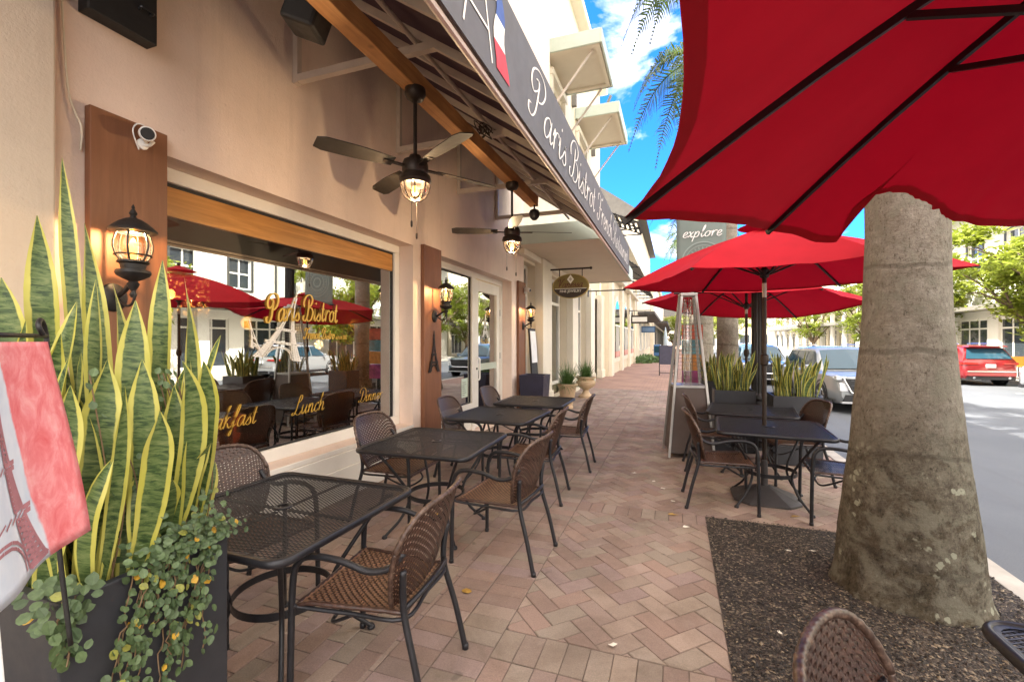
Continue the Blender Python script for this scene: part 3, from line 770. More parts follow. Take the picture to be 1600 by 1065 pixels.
# ------------------------------------------------------------------ inside the bistro
def struct(name, mb, m): return tag(mb.build(name, m), kind='structure')
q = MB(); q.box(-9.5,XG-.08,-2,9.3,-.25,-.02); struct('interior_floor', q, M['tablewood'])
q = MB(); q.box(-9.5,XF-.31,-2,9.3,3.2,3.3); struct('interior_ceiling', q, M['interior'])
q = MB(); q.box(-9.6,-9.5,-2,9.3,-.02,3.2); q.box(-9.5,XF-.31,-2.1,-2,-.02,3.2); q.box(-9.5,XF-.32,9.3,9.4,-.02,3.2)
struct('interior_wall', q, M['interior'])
q = MB(); q.box(-5.75,-3.95,5.75,5.85,-.02,2.9)
ptn = tag(q.build('partition', M['orange']), 'amber wood panelled partition inside the bistro window', 'partition'); sub(ptn,(0,0,0))
q = MB(); q.box(-5.77,-3.93,5.738,5.862,2.9,2.96); q.build('top_rail', M['tablewood'], ptn)
vb = MB(); vb.box(XG+.002,XG+.022,WIN[0]+.10,WIN[1]-.126,2.42,2.622)
tag(vb.build('window_valance', M['goldwood']), 'long golden wood board along the top of the picture window', 'valance')
pl = MB(); pl.box(XG-.10,XG-.03,4.66,4.86,.62,2.4)
tag(pl.build('window_jamb_board', pmat('jamb_taupe',(.26,.20,.14),.7,.1,3)), 'taupe board standing inside the right edge of the picture window', 'board')
def chandelier_at(x, y, z):
    t_ = thing('chandelier', 'glittering square crystal chandelier glowing inside the picture window', 'chandelier', (x,y,z))
    q = MB(); q.tube([(x,y,z+.22),(x,y,3.19)],.008,6); q.build('chain', M['bronze'], t_)
    q = MB(); q.box(x-.28,x+.28,y-.28,y+.28,z+.205,z+.215)
    q.build('top_plate', M['bronze'], t_)
    q = MB(); rr = random.Random(4)
    for k in range(230):
        sd_ = k % 4; u = rr.uniform(-.28,.28); v = rr.uniform(-.18,.2)
        px, py = ((u,-.28),(u,.28),(-.28,u),(.28,u))[sd_]
        q.sphere((x+px,y+py,z+v),.013,5,4)
    q.build('crystal_strands', pmat('crystal',(.55,.38,.16),.1,.4,60,metal=.6,bump=0), t_)
    for i, (a, c) in enumerate(((-.12,-.1),(.12,-.1),(0,.12))):
        q = MB(); q.sphere((x+a,y+c,z+.03),.035,8,6,sz=1.3); q.build('bulb', M['bulb'], t_, smooth=True)
chandelier_at(-4.35,2.75,1.95)
# pendant lamps
pend = thing('pendant_lamp', 'small amber globe pendant lamp lit inside the bistro', 'pendant lamp', (0,0,0), 'amber pendant lamps inside the bistro')
q = MB(); q.tube([(0,0,.1),(0,0,1.4)],.006,6); q.build('cord', M['blackmetal'], pend)
q = MB(); q.lathe([(.02,.12),(.05,.10),(.06,.08)],n=12); q.build('cap', M['bronze'], pend)
q = MB(); q.lathe([(.05,.08),(.085,.02),(.07,-.04),(.03,-.07)],n=14); q.build('shade', M['softbulb'], pend, smooth=True)
for x,y,z in ((-4.6,3.9,1.75),(-5.2,5.2,1.72),(-4.4,5.5,1.80),(-7.0,4.2,1.7),(-7.2,2.4,1.7)):
    place(pend, USED, (x,y,z), 0, 'small amber globe pendant lamp lit inside the bistro')
def lamp(name, loc, e, r=.06, col=(1,.62,.28)):
    l = bpy.data.lights.new(name,'POINT'); l.energy = e; l.shadow_soft_size = r; l.color = col
    o = bpy.data.objects.new(name, l); COL.objects.link(o); o.location = loc
lamp('chandelier_light', (-4.35,2.75,1.6), 15); lamp('pendant_light', (-4.6,5.0,1.5), 11); lamp('back_light', (-7.1,3.2,1.6), 12); lamp('door_light', (-5,7.5,2.2), 14)
for y_ in (2.91,5.02): lamp('fan_light', (-1.8,y_,2.60), 10, .013, (1,.76,.50))
for y_, z_ in ((1.69,2.143),(5.40,2.223),(9.18,2.203)): lamp('lantern_light', (-2.87,y_,z_), 2.0, .01, (1,.66,.36))
def dining_table(x, y, label):
    t_ = thing('dining_table', label, 'table', (x,y,-.02), 'wooden tables inside the bistro')
    q = MB(); q.box(x-.40,x+.40,y-.40,y+.40,.70,.74); q.build('tabletop', M['tablewood'], t_, bevel=.008)
    q = MB(); q.tube([(x,y,.05),(x,y,.70)],.04,10); q.build('column', M['blackmetal'], t_)
    q = MB(); q.lathe([(.28,0),(.26,.03),(.05,.06)],(x,y,-.018),16); q.build('foot', M['blackmetal'], t_)
def wood_chair_proto():
    t_ = thing('dining_chair', 'red', 'chair', (0,0,0), 'red wooden chairs inside the bistro')
    q = MB(); q.box(-.21,.21,-.20,.20,.42,.46); q.build('seat', M['redwood'], t_, bevel=.01)
    for sx in (-1,1):
        q = MB(); q.box(sx*.19-.02,sx*.19+.02,.16,.20,0,.42); q.build('leg', M['redwood'], t_)
        q = MB(); q.bar((sx*.19,-.19,0),(sx*.19,-.24,.90),.04,.04); q.build('leg', M['redwood'], t_)
    for zz in (.80,.62):
        q = MB(); q.box(-.17,.17,-.235,-.21,zz,zz+.085); q.build('back_rail', M['redwood'], t_, bevel=.006)
    return t_
dining_table(-4.05,2.35,'dark dining table close behind the word at the left of the picture window')
dining_table(-4.05,3.75,'dark dining table with a condiment set behind the middle of the picture window')
dining_table(-4.0,4.85,'dark dining table nearest the taupe board inside the picture window')
wc = wood_chair_proto()
for x,y,a,l in ((-3.72,2.95,180,'red wooden chair with its back to the glass, left of the gold word Lunch'),
              (-4.10,3.2,0,'red wooden chair between two dining tables inside the window'),(-4.1,4.3,180,'red wooden chair inside behind the table with condiments'),
              (-3.78,4.35,100,'red wooden chair inside close to the glass at the gold word Dinner'),(-4.7,2.4,-90,'red wooden chair deep in the dim room behind the left dining table')):
    place(wc, USED, (x,y,-.02), R(a), l)
cs = thing('condiment_set', 'small black caddy with white salt and pepper jars on the dark dining table', 'condiment caddy', (-4.0,3.9,.725))
q = MB(); q.box(-4.08,-3.92,3.84,3.96,.742,.80); q.build('caddy', M['black'], cs)
for k in range(3):
    q = MB(); q.lathe([(.016,0),(.018,.07),(.010,.09),(.012,.12)],(-4.04+k*.04,3.90,.80),8); q.build('jar', M['paper'], cs)
for x,y in ((-3.9,3.55),(-3.85,4.0),(-3.9,2.3),(-3.85,2.55)):
    q = MB(); q.box(x-.13,x+.05,y-.13,y+.13,.722,.726); tag(q.build('place_mat', M['paper']), 'white paper place mat lying on a dark dining table', 'place mat', 'paper place mats inside the bistro')

# ------------------------------------------------------------------ awning
AY0, AY1, AX, AZ0, AZ1 = .35, 8.40, -.79, 2.75, 3.20
WZ = AZ1 + .685*(AX-XF)*1.0
WZ = AZ1 + .685*2.31
aw = thing('awning', 'long dark fabric awning with white script lettering over the bistro terrace', 'awning', (XF,4.4,AZ0))
q = MB()
ny = 48
q.grid(lambda u,v: (AX-.012+(XF+.004-AX+.012)*u, AY0+(AY1-AY0)*v, AZ1+.02+(WZ-AZ1)*u-.018*abs(math.sin(v*PI*16))*math.sin(u*PI)), 10, 128)
q.build('canopy', M['awnfab'], aw, smooth=True, solid=.003)
q = MB(); q.box(AX,AX+.012,AY0,AY1,AZ0,AZ1+.03); 
val = sub(q.build('valance', M['valance'], aw))
q = MB()
for z in (AZ0-.012, AZ0+.03): q.tube([(AX-.018,AY0,z),(AX-.018,AY1,z)],.016,8)
q.build('hem_bar', M['frametube'], val)
q = MB(); PV = lambda oy, oz: (lambda u,v,w: (AX+.013+w, oy+u, oz+v))
letters(q, 'Paris Bistrot', PV(2.46,2.845), .155, .32, .16, .04, fit=2.15); q.build('script_lettering', M['letter'], val); q = MB(); letters(q, 'French Restaurant', PV(4.85,2.845), .155, .32, .16, .04, fit=3.1)
q.build('script_lettering', M['letter'], val)
q = MB()                                        # flag and tower sketch at the near end
def vb_(a, c, w, z): 
    d = Vector((c[0]-a[0], c[1]-a[1])); n = Vector((-d.y,d.x)).normalized()*(w/2)
    q.add([(AX+.013+z,a[0]+n.x,a[1]+n.y),(AX+.013+z,a[0]-n.x,a[1]-n.y),(AX+.013+z,c[0]-n.x,c[1]-n.y),(AX+.013+z,c[0]+n.x,c[1]+n.y)], [(0,1,2,3)])
vb_((1.78,3.16),(1.90,2.80),.014,.002); vb_((1.62,3.02),(1.98,3.14),.032,.0025); vb_((1.70,3.20),(1.60,2.80),.014,.003); vb_((1.66,2.92),(1.86,2.92),.012,.0035)
q.build('tower_sketch', M['letter'], val)
for k, (m_, ) in enumerate(((pmat('flag_blue',(.05,.10,.30),.7,.05,4,bump=0),),(M['letter'],),(pmat('flag_red',(.55,.05,.07),.7,.05,4,bump=0),))):
    q = MB(); f = [(1.93+.02*math.sin(i*.9), 3.17-i*.04) for i in range(10)]
    a, c = k*3, k*3+3
    q.add([(AX+.0165,f[i][0]+dd*.085+(.01*i*dd),f[i][1]) for i in range(a,c+1) for dd in (0,1)], [(2*i,2*i+1,2*i+3,2*i+2) for i in range(3)])
    q.build('flag_band', m_, val)
fr = MB()
k = 0; y = AY0+.10
yr = []
while y < AY1:
    yr.append(y); y += .515
FR = [1.52,3.07,4.61,6.20,7.76]
for y in [a for a in yr if min(abs(a-f) for f in FR) > .2]:
    r_ = MB(); r_.bar((AX-.02,y,AZ1-.02),(XF+.03,y,WZ-.045),.045,.06); r_.build('rafter', M['frametube'], aw)
for y in FR:
    r_ = MB(); r_.bar((AX-.02,y,AZ1-.02),(XF+.03,y,WZ-.045),.05,.065); r_.build('rafter', M['frametube'], aw)
    r_ = MB(); r_.bar((XF+.002,y,3.80),(-1.70,y,3.80),.055,.06); r_.build('tie_bar', M['frametube'], aw)
    r_ = MB(); r_.bar((XF+.03,y,3.762),(XF+.03,y,4.74),.05,.05); r_.build('wall_post', M['frametube'], aw)
r_ = MB(); r_.tube([(-1.88,AY0,3.845),(-1.88,AY1,3.845)],.02,8); r_.build('purlin', M['frametube'], aw)
r_ = MB(); r_.tube([(AX-.03,AY0,AZ1),(AX-.03,AY1,AZ1)],.022,8); r_.build('front_rail', M['frametube'], aw)
bm = MB(); by = -.6; N_ = 14; bz0, bz1 = 3.395, 3.53
bm.grid(lambda u,v: [(-1.885,-1.77,-1.77,-1.885,-1.885)[int(round(u*4))]+.006*noise.noise((v*30,u*9,1)), by+(6.0-by)*v, (bz0,bz0,bz1,bz1,bz0)[int(round(u*4))]+.008*noise.noise((v*26,u*7,5))], 4, 70)
bm.add([(-1.885,6.0,bz0),(-1.77,6.0,bz0),(-1.77,6.0,bz1),(-1.885,6.0,bz1)], [(0,1,2,3)])
tag(bm.build('timber_beam', M['beamwood'], bevel=.006), 'rough sawn timber beam under the awning that carries the two ceiling fans', 'beam')

# ceiling fans
def fan_proto():
    t_ = thing('ceiling_fan', 'fan', 'ceiling fan', (0,0,0), 'ceiling fans under the awning')
    q = MB(); q.lathe([(.001,.62),(.075,.62),(.078,.58),(.06,.545),(.03,.53),(.001,.53)],n=20); q.build('ceiling_canopy', M['bronze'], t_, smooth=True, auto=40)
    q = MB(); q.tube([(0,0,.10),(0,0,.55)],.014,10); q.build('downrod', M['bronze'], t_)
    q = MB(); q.lathe([(.001,.13),(.04,.13),(.055,.10),(.085,.09),(.095,.06),(.095,.01),(.088,-.005),(.110,-.02),(.118,-.055),(.105,-.08),(.001,-.08)],n=28); q.build('motor', M['bronze'], t_, smooth=True, auto=35)
    for k in range(4):
        q = MB(); a = k*PI/2; M_ = Matrix.Rotation(a,4,'Z')
        pts = []
        n_ = 10
        for i in range(n_+1):
            u = i/n_; r_ = .17+.53*u; wd = .046+.024*min(1,u*2.2)
            if u > .9: wd *= math.sqrt(max(.2,1-((u-.9)/.1)**2*.5))
            for s_ in (-1,1):
                for tz in (0,.006): pts.append(M_ @ Vector((r_, s_*wd, .045+s_*wd*.24+tz)))
        fs = []
        for i in range(n_):
            o_ = i*4; p_ = o_+4
            fs += [(o_,p_,p_+2,o_+2),(o_+1,o_+3,p_+3,p_+1),(o_,o_+1,p_+1,p_),(o_+2,p_+2,p_+3,o_+3)]
        fs += [(0,2,3,1),(n_*4,n_*4+1,n_*4+3,n_*4+2)]
        q.add(pts, fs); bl = q.build('blade', M['blade'], t_)
        q = MB(); q.bar(M_ @ Vector((.08,0,.04)), M_ @ Vector((.24,0,.043)), .035, .010); q.build('blade_arm', M['bronze'], sub(bl,(0,0,0)))
    q = MB()
    q.lathe([(.100,-.08),(.098,-.10),(.088,-.14),(.066,-.175),(.03,-.195),(.001,-.20)],n=20, caps=False); g_ = q.build('lamp_shade', M['lampglass'], t_, smooth=True)
    q = MB(); q.sphere((0,0,-.125),.026,10,8,sz=1.4); q.build('bulb', M['bulb'], t_, smooth=True)
    q = MB()
    for k in range(4):
        a = k*PI/4+.3
        q.tube([(r_*math.cos(a)*1.0, r_*math.sin(a), z) for r_, z in [(.108,-.08),(.106,-.10),(.095,-.143),(.071,-.182),(.03,-.203),(0,-.207),(-.03,-.203),(-.071,-.182),(-.095,-.143),(-.106,-.10),(-.108,-.08)]],.0045,6)
    q.build('lamp_cage', M['bronze'], t_)
    for (a, l_) in ((1.0,.34),(4.0,.30)):
        q = MB(); x_, y_ = .10*math.cos(a), .10*math.sin(a); q.tube([(x_,y_,-.07),(x_,y_,-.07-l_)],.0022,5); q.lathe([(.003,0),(.008,-.01),(.008,-.04),(.003,-.05)],(x_,y_,-.07-l_),8); q.build('pull_chain', M['bronze'], t_)
    return t_
fan = fan_proto()
place(fan, USED, (-1.8,2.91,2.78), R(58), 'bronze ceiling fan with four dark blades and a lit caged lamp, nearest under the beam')
place(fan, USED, (-1.8,5.02,2.78), R(24), 'second bronze caged lamp ceiling fan, hanging further along the beam near the white door')

# loudspeakers on the beam
sp = thing('loudspeaker', 'black box loudspeaker tilted under the top end of the timber beam', 'loudspeaker', (-2.02,2.12,3.46))
q = MB(); q.obox((-2.02,2.12,3.50),(.20,.20,.28),R(20),R(20)); q.build('cabinet', M['black'], sp, bevel=.02)
q = MB(); q.bar((-1.95,2.12,3.56),(-1.88,2.12,3.60),.04,.04); q.build('bracket', M['blackmetal'], sp)
s2 = thing('spotlight', 'small dark spotlight hanging from the far end of the timber beam', 'spotlight', (-1.8,5.92,3.22))
q = MB(); q.lathe([(.03,.0),(.062,.035),(.075,.09),(.06,.13),(.02,.15)],(-1.8,5.92,3.19),14); q.build('lamp_head', M['darkmetal'], s2, smooth=True)
q = MB(); q.tube([(-1.8,5.92,3.33),(-1.8,5.92,3.40)],.012,8); q.build('stem', M['darkmetal'], s2)
s3 = thing('fairy_light_bundle', 'dark tangled bundle of wire on top of the timber beam', 'wire bundle', (-1.80,4.05,3.53))
rr = random.Random(3); q = MB()
q.tube(smooth_path([(-1.76+rr.uniform(-.07,.07),4.05+rr.uniform(-.14,.14),3.57+rr.uniform(-.03,.07)) for _ in range(26)],3),.006,5); q.build('wire', M['bronze'], s3)

# security cameras
def camera_unit(y, z, label, rzx):
    t_ = thing('security_camera', label, 'security camera', (XF+.056,y,z))
    q = MB(); q.lathe([(.032,0),(.032,.012),(.010,.02)],(0,0,0),14)
    q.v = [(XF+.057+c, y-.03+a*1, z-.02+b_*1) for a,b_,c in q.v]; q.build('mount', M['whiteplastic'], t_, smooth=True, auto=40)
    q = MB(); q.tube(smooth_path([(XF+.07,y-.03,z-.02),(XF+.10,y-.02,z-.03),(XF+.115,y+.0,z+.0)],4),.010,8); q.build('arm', M['whiteplastic'], t_, smooth=True)
    q = MB(); d = Vector((.62,rzx,-.22)).normalized(); c0 = Vector((XF+.10,y-.03,z+.035))
    q.tube([c0-d*.03, c0-d*.02, c0, c0+d*.10, c0+d*.112], [.022,.036,.042,.042,.039], 18); q.build('housing', M['whiteplastic'], t_, smooth=True, auto=40)
    q = MB(); q.tube([c0+d*.1125, c0+d*.115],[.034,.033],18); q.build('lens', M['black'], t_)
    q = MB(); q.tube(smooth_path([(XF+.062,y-.05,z-.06),(XF+.075,y-.09,z+.03),(XF+.06,y-.06,z+.09),(XF+.06,y-.02,z+.10)],5),.004,5); q.build('cable', M['whiteplastic'], t_)
camera_unit(1.87,2.76,'white security camera on top of the brown board above the large wall lantern',-.35)
camera_unit(9.30,2.62,'small security camera at the top of the far brown board',-.25)

# wall lanterns
def lantern_proto():
    t_ = thing('wall_lantern', 'l', 'wall lantern', (0,0,0), 'black wall lanterns on the brown boards')
    q = MB(); q.lathe([(.001,0),(.072,0),(.068,.012),(.045,.028),(.020,.034),(.001,.034)],n=20)
    q.v = [(c, a, b_*1.15-.20) for a,b_,c in q.v]; q.build('back_plate', M['blackmetal'], t_, smooth=True, auto=35)
    q = MB(); q.tube(smooth_path([(.03,0,-.20),(.09,0,-.17),(.14,0,-.14),(.17,0,-.15),(.175,0,-.10)],5),[.014]*21,10)
    q.tube(smooth_path([(.05,0,-.21),(.11,.0,-.25),(.165,0,-.24),(.19,0,-.19),(.176,0,-.16)],5),.007,8)
    q.build('arm', M['blackmetal'], t_, smooth=True)
    X = .175
    q = MB(); q.lathe([(.001,-.21),(.012,-.205),(.018,-.19),(.010,-.17),(.022,-.15),(.030,-.13),(.020,-.115),(.050,-.10),(.074,-.085),(.082,-.070),(.078,-.055),(.055,-.050),(.06,-.02),(.075,-.012),(.07,0),(.001,0)],(X,0,0),24); q.build('base_cup', M['blackmetal'], t_, smooth=True, auto=35)
    q = MB(); q.lathe([(.058,0),(.076,.03),(.086,.07),(.086,.10),(.074,.145),(.066,.155)],(X,0,0),24,False); q.build('lamp_shade', M['lampglass'], t_, smooth=True)
    q = MB()
    for k in range(6):
        a = k*PI/3+.25; q.tube([(X+r_*math.cos(a), r_*math.sin(a), z) for r_, z in ((.06,0),(.079,.03),(.0895,.07),(.0895,.10),(.077,.145),(.068,.158))],.0055,6)
    for rr_, z in ((.068,.156),(.082,.030)):
        q.tube([(X+rr_*math.cos(a*PI/12), rr_*math.sin(a*PI/12), z) for a in range(24)],.005,6,True)
    q.build('cage', M['blackmetal'], t_)
    q = MB(); q.lathe([(.066,.156),(.108,.160),(.112,.170),(.098,.186),(.070,.212),(.040,.232),(.018,.240),(.012,.252),(.020,.264),(.013,.280),(.006,.292),(.009,.300),(.001,.318)],(X,0,0),24); q.build('roof_cap', M['blackmetal'], t_, smooth=True, auto=35)
    q = MB(); q.lathe([(.012,0),(.014,.03),(.012,.04),(.022,.075),(.016,.105),(.003,.125)],(X,0,0),12); q.build('bulb', emis('lantern_bulb',(1,.45,.09),.5), t_, smooth=True)
    return t_
lan = lantern_proto()
place(lan, USED, (XF+.056,1.69,2.00), 0, 'large black wall lantern on the brown board behind the tall snake plants')
place(lan, USED, (XF+.056,5.40,2.08), 0, 'black wall lantern on the brown board between picture window and door, above the iron tower')
place(lan, USED, (XF+.056,9.18,2.06), 0, 'black wall lantern on the far brown board, beyond the white door')

# menu board and black planter by the door
mb_ = thing('menu_board', 'tall dark framed menu board with a white sheet leaning beyond the door', 'menu board', (-2.98,9.62,0))
q = MB(); q.obox((-2.98,9.70,1.30),(.03,.46,1.05),0,R(-4)); q.build('frame', M['blackmetal'], mb_, bevel=.004)
q = MB(); q.obox((-2.963,9.70,1.42),(.006,.40,.70),0,R(-4)); q.build('menu_sheet', M['paper'], mb_)
q = MB()
for s_ in (-1,1): q.bar((-2.98,9.70+s_*.2,.0),(-2.98,9.70+s_*.2,.80),.03,.03)
q.build('leg', M['blackmetal'], mb_)
def planter_box(name, label, x0,x1,y0,y1,h,m,cat='planter',taper=0, group=None):
    t_ = thing(name, label, cat, ((x0+x1)/2,(y0+y1)/2,0), group)
    q = MB(); T_ = .028; k = taper
    def ring(a, z, kk): return [(x0+a+kk,y0+a+kk,z),(x1-a-kk,y0+a+kk,z),(x1-a-kk,y1-a-kk,z),(x0+a+kk,y1-a-kk,z)]
    vs = ring(0,.003,k)+ring(0,h,0)+ring(T_,h,0)+ring(T_,h-.10,0)
    fs = [(3,2,1,0)]
    for L_i in range(3):
        for i in range(4):
            j = (i+1) % 4; fs.append((L_i*4+i, L_i*4+j, L_i*4+4+j, L_i*4+4+i))
    q.add(vs, fs); q.build('box', m, t_, bevel=.005)
    q = MB(); z_ = h-.07
    q.grid(lambda u,v: (x0+T_+.001+(x1-x0-2*T_-.002)*u, y0+T_+.001+(y1-y0-2*T_-.002)*v, z_+.02*noise.noise((u*5,v*5,x0))), 8, 8); q.build('soil', M['soil'], t_, smooth=True)
    return t_
planter_box('square_planter','tapered navy black planter standing beside the white door',-2.98,-2.46,8.72,9.24,.86,M['navy'],taper=.05)
# ------------------------------------------------------------------ woven chairs and mesh tables
def weave(mb, S, nu, nv, du, dv, off=.0028, fill=.78, two=False):
    """over-and-under ribbons on the surface S(u,v); du, dv = pitch in u and v"""
    def nrm(u, v):
        e = .004; a = Vector(S(min(1,u+e),v))-Vector(S(max(0,u-e),v)); b = Vector(S(u,min(1,v+e)))-Vector(S(u,max(0,v-e)))
        n = a.cross(b); return n.normalized() if n.length > 1e-9 else Vector((0,0,1))
    for i in range(nu):
        u = (i+.5)/nu; h = fill*.5/nu; vs = []
        for j in range(nv+1):
            v = j/nv; s_ = off*(1 if (i+j) % 2 else -1); n = nrm(u, v)
            for du_, k in ((-h,0),(0,.0014),(h,0)): vs.append(Vector(S(u+du_, v))+n*(s_+k))
        mb.add(vs, [f for j in range(nv) for f in ((j*3,j*3+1,j*3+4,j*3+3),(j*3+1,j*3+2,j*3+5,j*3+4))])
    for j in range(nv):
        v = (j+.5)/nv; h = fill*.5/nv; vs = []
        for i in range(nu*1+1):
            u = i/nu; s_ = off*(1 if (i+j) % 2 else -1); n = nrm(u, v)
            for dv_, k in ((-h,0),(0,.0014),(h,0)): vs.append(Vector(S(u, v+dv_))+n*(s_+k))
        mb.m = 1 if two else 0
        mb.add(vs, [f for i in range(nu) for f in ((i*3,i*3+3,i*3+4,i*3+1),(i*3+1,i*3+4,i*3+5,i*3+2))])
def back_pt(u, v):
    a = u*2-1
    top = .425*(1-.40*abs(a)**4)
    hw = .220+.078*math.sin(min(1,v*1.25)*PI/2)
    x = -.215-.135*v+.125*abs(a)**2.2*(.35+.65*v)
    return (x, hw*math.sin(a*1.25)/math.sin(1.25), .455+top*v)
def seat_pt(u, v):
    a = u*2-1; x = -.225+.475*v
    hw = .215+.045*v
    return (x, a*hw, .432+.012*v-.022*math.cos(a*PI/2)*math.sin(v*PI)-(.018 if v > .96 else 0))
def rope(mb, pts, r, seg=3):
    P = smooth_path(pts, seg); mb.tube(P, [r*(1+.13*math.sin(i*2.1)) for i in range(len(P))], 8)
def chair_proto(kind='wicker'):
    t_ = thing('patio_chair', 'c', 'chair', (0,0,0))
    q = MB(); weave(q, back_pt, 34, 27, 0, 0); q.build('backrest', M['wicker'], t_, smooth=True)
    q = MB()
    if kind == 'wicker': weave(q, seat_pt, 30, 28, 0, 0, .003, .70, True); q.build('seat', [M['wicker'], M['tan']], t_, smooth=True)
    else:
        for i in range(34):
            v = (i+.5)/34; q.bar(seat_pt(.01,v), seat_pt(.99,v), .0085, .004)
        for u in (.25,.5,.75): q.tube([Vector(seat_pt(u,v/8))-Vector((0,0,.006)) for v in range(9)], .004, 5)
        q.build('seat', M['darkmetal'], t_)
    q = MB()
    rope(q, [back_pt(u/20, 1.0) for u in range(21)], .0125, 4)
    rope(q, [back_pt(0, v/8) for v in range(9)], .010, 3); rope(q, [back_pt(1, v/8) for v in range(9)], .010, 3)
    q.build('back_rim', M['wicker2'], t_, smooth=True)
    q = MB()
    rope(q, [seat_pt(0,v/8) for v in range(9)]+[seat_pt(u/8,1) for u in range(1,8)]+[seat_pt(1,1-v/8) for v in range(9)]+[seat_pt(1-u/8,0) for u in range(1,9)], .0105, 3)
    q.build('seat_rim', M['wicker'], t_, smooth=True)
    D = M['darkmetal']
    for s_ in (-1,1):
        q = MB(); q.tube(smooth_path([(.262,s_*.285,.0),(.258,s_*.282,.30),(.25,s_*.28,.54),(.225,s_*.28,.622),(.16,s_*.28,.655),(.02,s_*.285,.652),(-.10,s_*.283,.622),(-.19,s_*.272,.640),(-.245,s_*.262,.70)],5), .0145, 10)
        q.lathe([(.017,.0),(.017,.02),(.013,.028)],(.262,s_*.285,.0),10)
        q.build('arm_and_front_leg', D, t_, smooth=True)
        q = MB(); q.tube(smooth_path([(-.335,s_*.245,0),(-.285,s_*.238,.22),(-.235,s_*.225,.40),(-.225,s_*.225,.50),(-.235,s_*.245,.62)],5), .0145, 10)
        q.lathe([(.017,.0),(.017,.02),(.013,.028)],(-.335,s_*.245,.0),10)
        q.build('rear_leg', D, t_, smooth=True)
    q = MB(); q.tube(smooth_path([(-.228,-.225,.45),(-.26,-.15,.475),(-.275,0,.485),(-.26,.15,.475),(-.228,.225,.45)],5), .011, 8)
    q.tube(smooth_path([(.245,-.282,.44),(.215,-.262,.424),(.0,-.235,.410),(-.228,-.225,.412),(-.232,0,.408),(-.228,.225,.412),(.0,.235,.410),(.215,.262,.424),(.245,.282,.44)],4), .009, 8)
    q.tube(smooth_path([(.0,-.235,.405),(.12,-.18,.33),(.17,-.10,.30),(.17,.10,.30),(.12,.18,.33),(.0,.235,.405)],5), .008, 8)
    q.build('seat_frame', D, t_, smooth=True)
    return t_
TS = .465
def rounded(h, r, n=6):
    P = []
    for k, (sx, sy) in enumerate(((1,1),(-1,1),(-1,-1),(1,-1))):
        for i in range(n+1):
            a = k*PI/2+i*PI/2/n; P.append((sx*(h-r)+r*math.cos(a), sy*(h-r)+r*math.sin(a)))
    return P
def table_proto():
    t_ = thing('mesh_table', 't', 'table', (0,0,0))
    D = M['darkmetal']
    q = MB(); Pq = rounded(TS, .07)
    q.tube([(x,y,.712) for x,y in Pq], .0135, 8, True, sq=1.35)
    P2 = rounded(TS-.022, .06); n = len(P2)
    q.add([(x,y,.724) for x,y in Pq]+[(x,y,.722) for x,y in P2], [(i,(i+1) % n,n+(i+1) % n,n+i) for i in range(n)])
    q.build('rim', D, t_, smooth=True)
    q = MB(); hh = TS-.014; rc = .06
    def inside(x, y):
        if abs(x) > hh or abs(y) > hh: return False
        dx, dy = abs(x)-(hh-rc), abs(y)-(hh-rc)
        return not (dx > 0 and dy > 0 and dx*dx+dy*dy > rc*rc)
    ang = R(28); pit = .0150
    for sg, zz in ((1,.7185),(-1,.7168)):
        dx, dy = math.cos(ang), sg*math.sin(ang); nx, ny = -dy, dx
        k = -int(1.0/pit)
        while k*pit < 1.0:
            ox, oy = nx*k*pit, ny*k*pit
            ts = [t for t in [i*.006-.9 for i in range(300)] if inside(ox+dx*t, oy+dy*t)]
            if len(ts) > 2: q.bar((ox+dx*ts[0],oy+dy*ts[0],zz),(ox+dx*ts[-1],oy+dy*ts[-1],zz), .0052, .0016)
            k += 1
    q.build('mesh_top', D, t_)
    q = MB(); q.lathe([(.026,.716),(.042,.716),(.044,.722),(.040,.726),(.026,.726)],n=20,caps=False)
    q.bar((-TS+.01,0,.708),(-.04,0,.708),.022,.006); q.bar((.04,0,.708),(TS-.01,0,.708),.022,.006)
    q.bar((0,-TS+.01,.7075),(0,-.04,.7075),.022,.006); q.bar((0,.04,.7075),(0,TS-.01,.7075),.022,.006)
    q.build('hub_plate', D, t_)
    for k in range(4):
        a = PI/4+k*PI/2; c, s_ = math.cos(a), math.sin(a)
        q = MB(); q.tube(smooth_path([(c*r_, s_*r_, z) for r_, z in ((.54,.700),(.50,.69),(.42,.60),(.31,.45),(.24,.34),(.235,.25),(.30,.13),(.40,.035),(.425,.012))],5), .0115, 8)
        q.lathe([(.020,0),(.022,.008),(.016,.022)],(c*.425,s_*.425,.0),10)
        q.build('leg', D, t_, smooth=True)
    q = MB(); n = 40
    vs = []
    for i in range(n):
        a = 2*PI*i/n
        for r_, z in ((.222,.28),(.228,.28),(.228,.315),(.222,.315)): vs.append((r_*math.cos(a), r_*math.sin(a), z))
    q.add(vs, [(i*4+k, i*4+(k+1) % 4, ((i+1) % n)*4+(k+1) % 4, ((i+1) % n)*4+k) for i in range(n) for k in range(4)])
    q.build('brace_ring', D, t_, smooth=True, auto=40)
    return t_
ch = chair_proto(); chm = chair_proto('mesh'); tb = table_proto()
GT, GC = 'black mesh bistro tables', 'woven armchairs around the mesh tables'
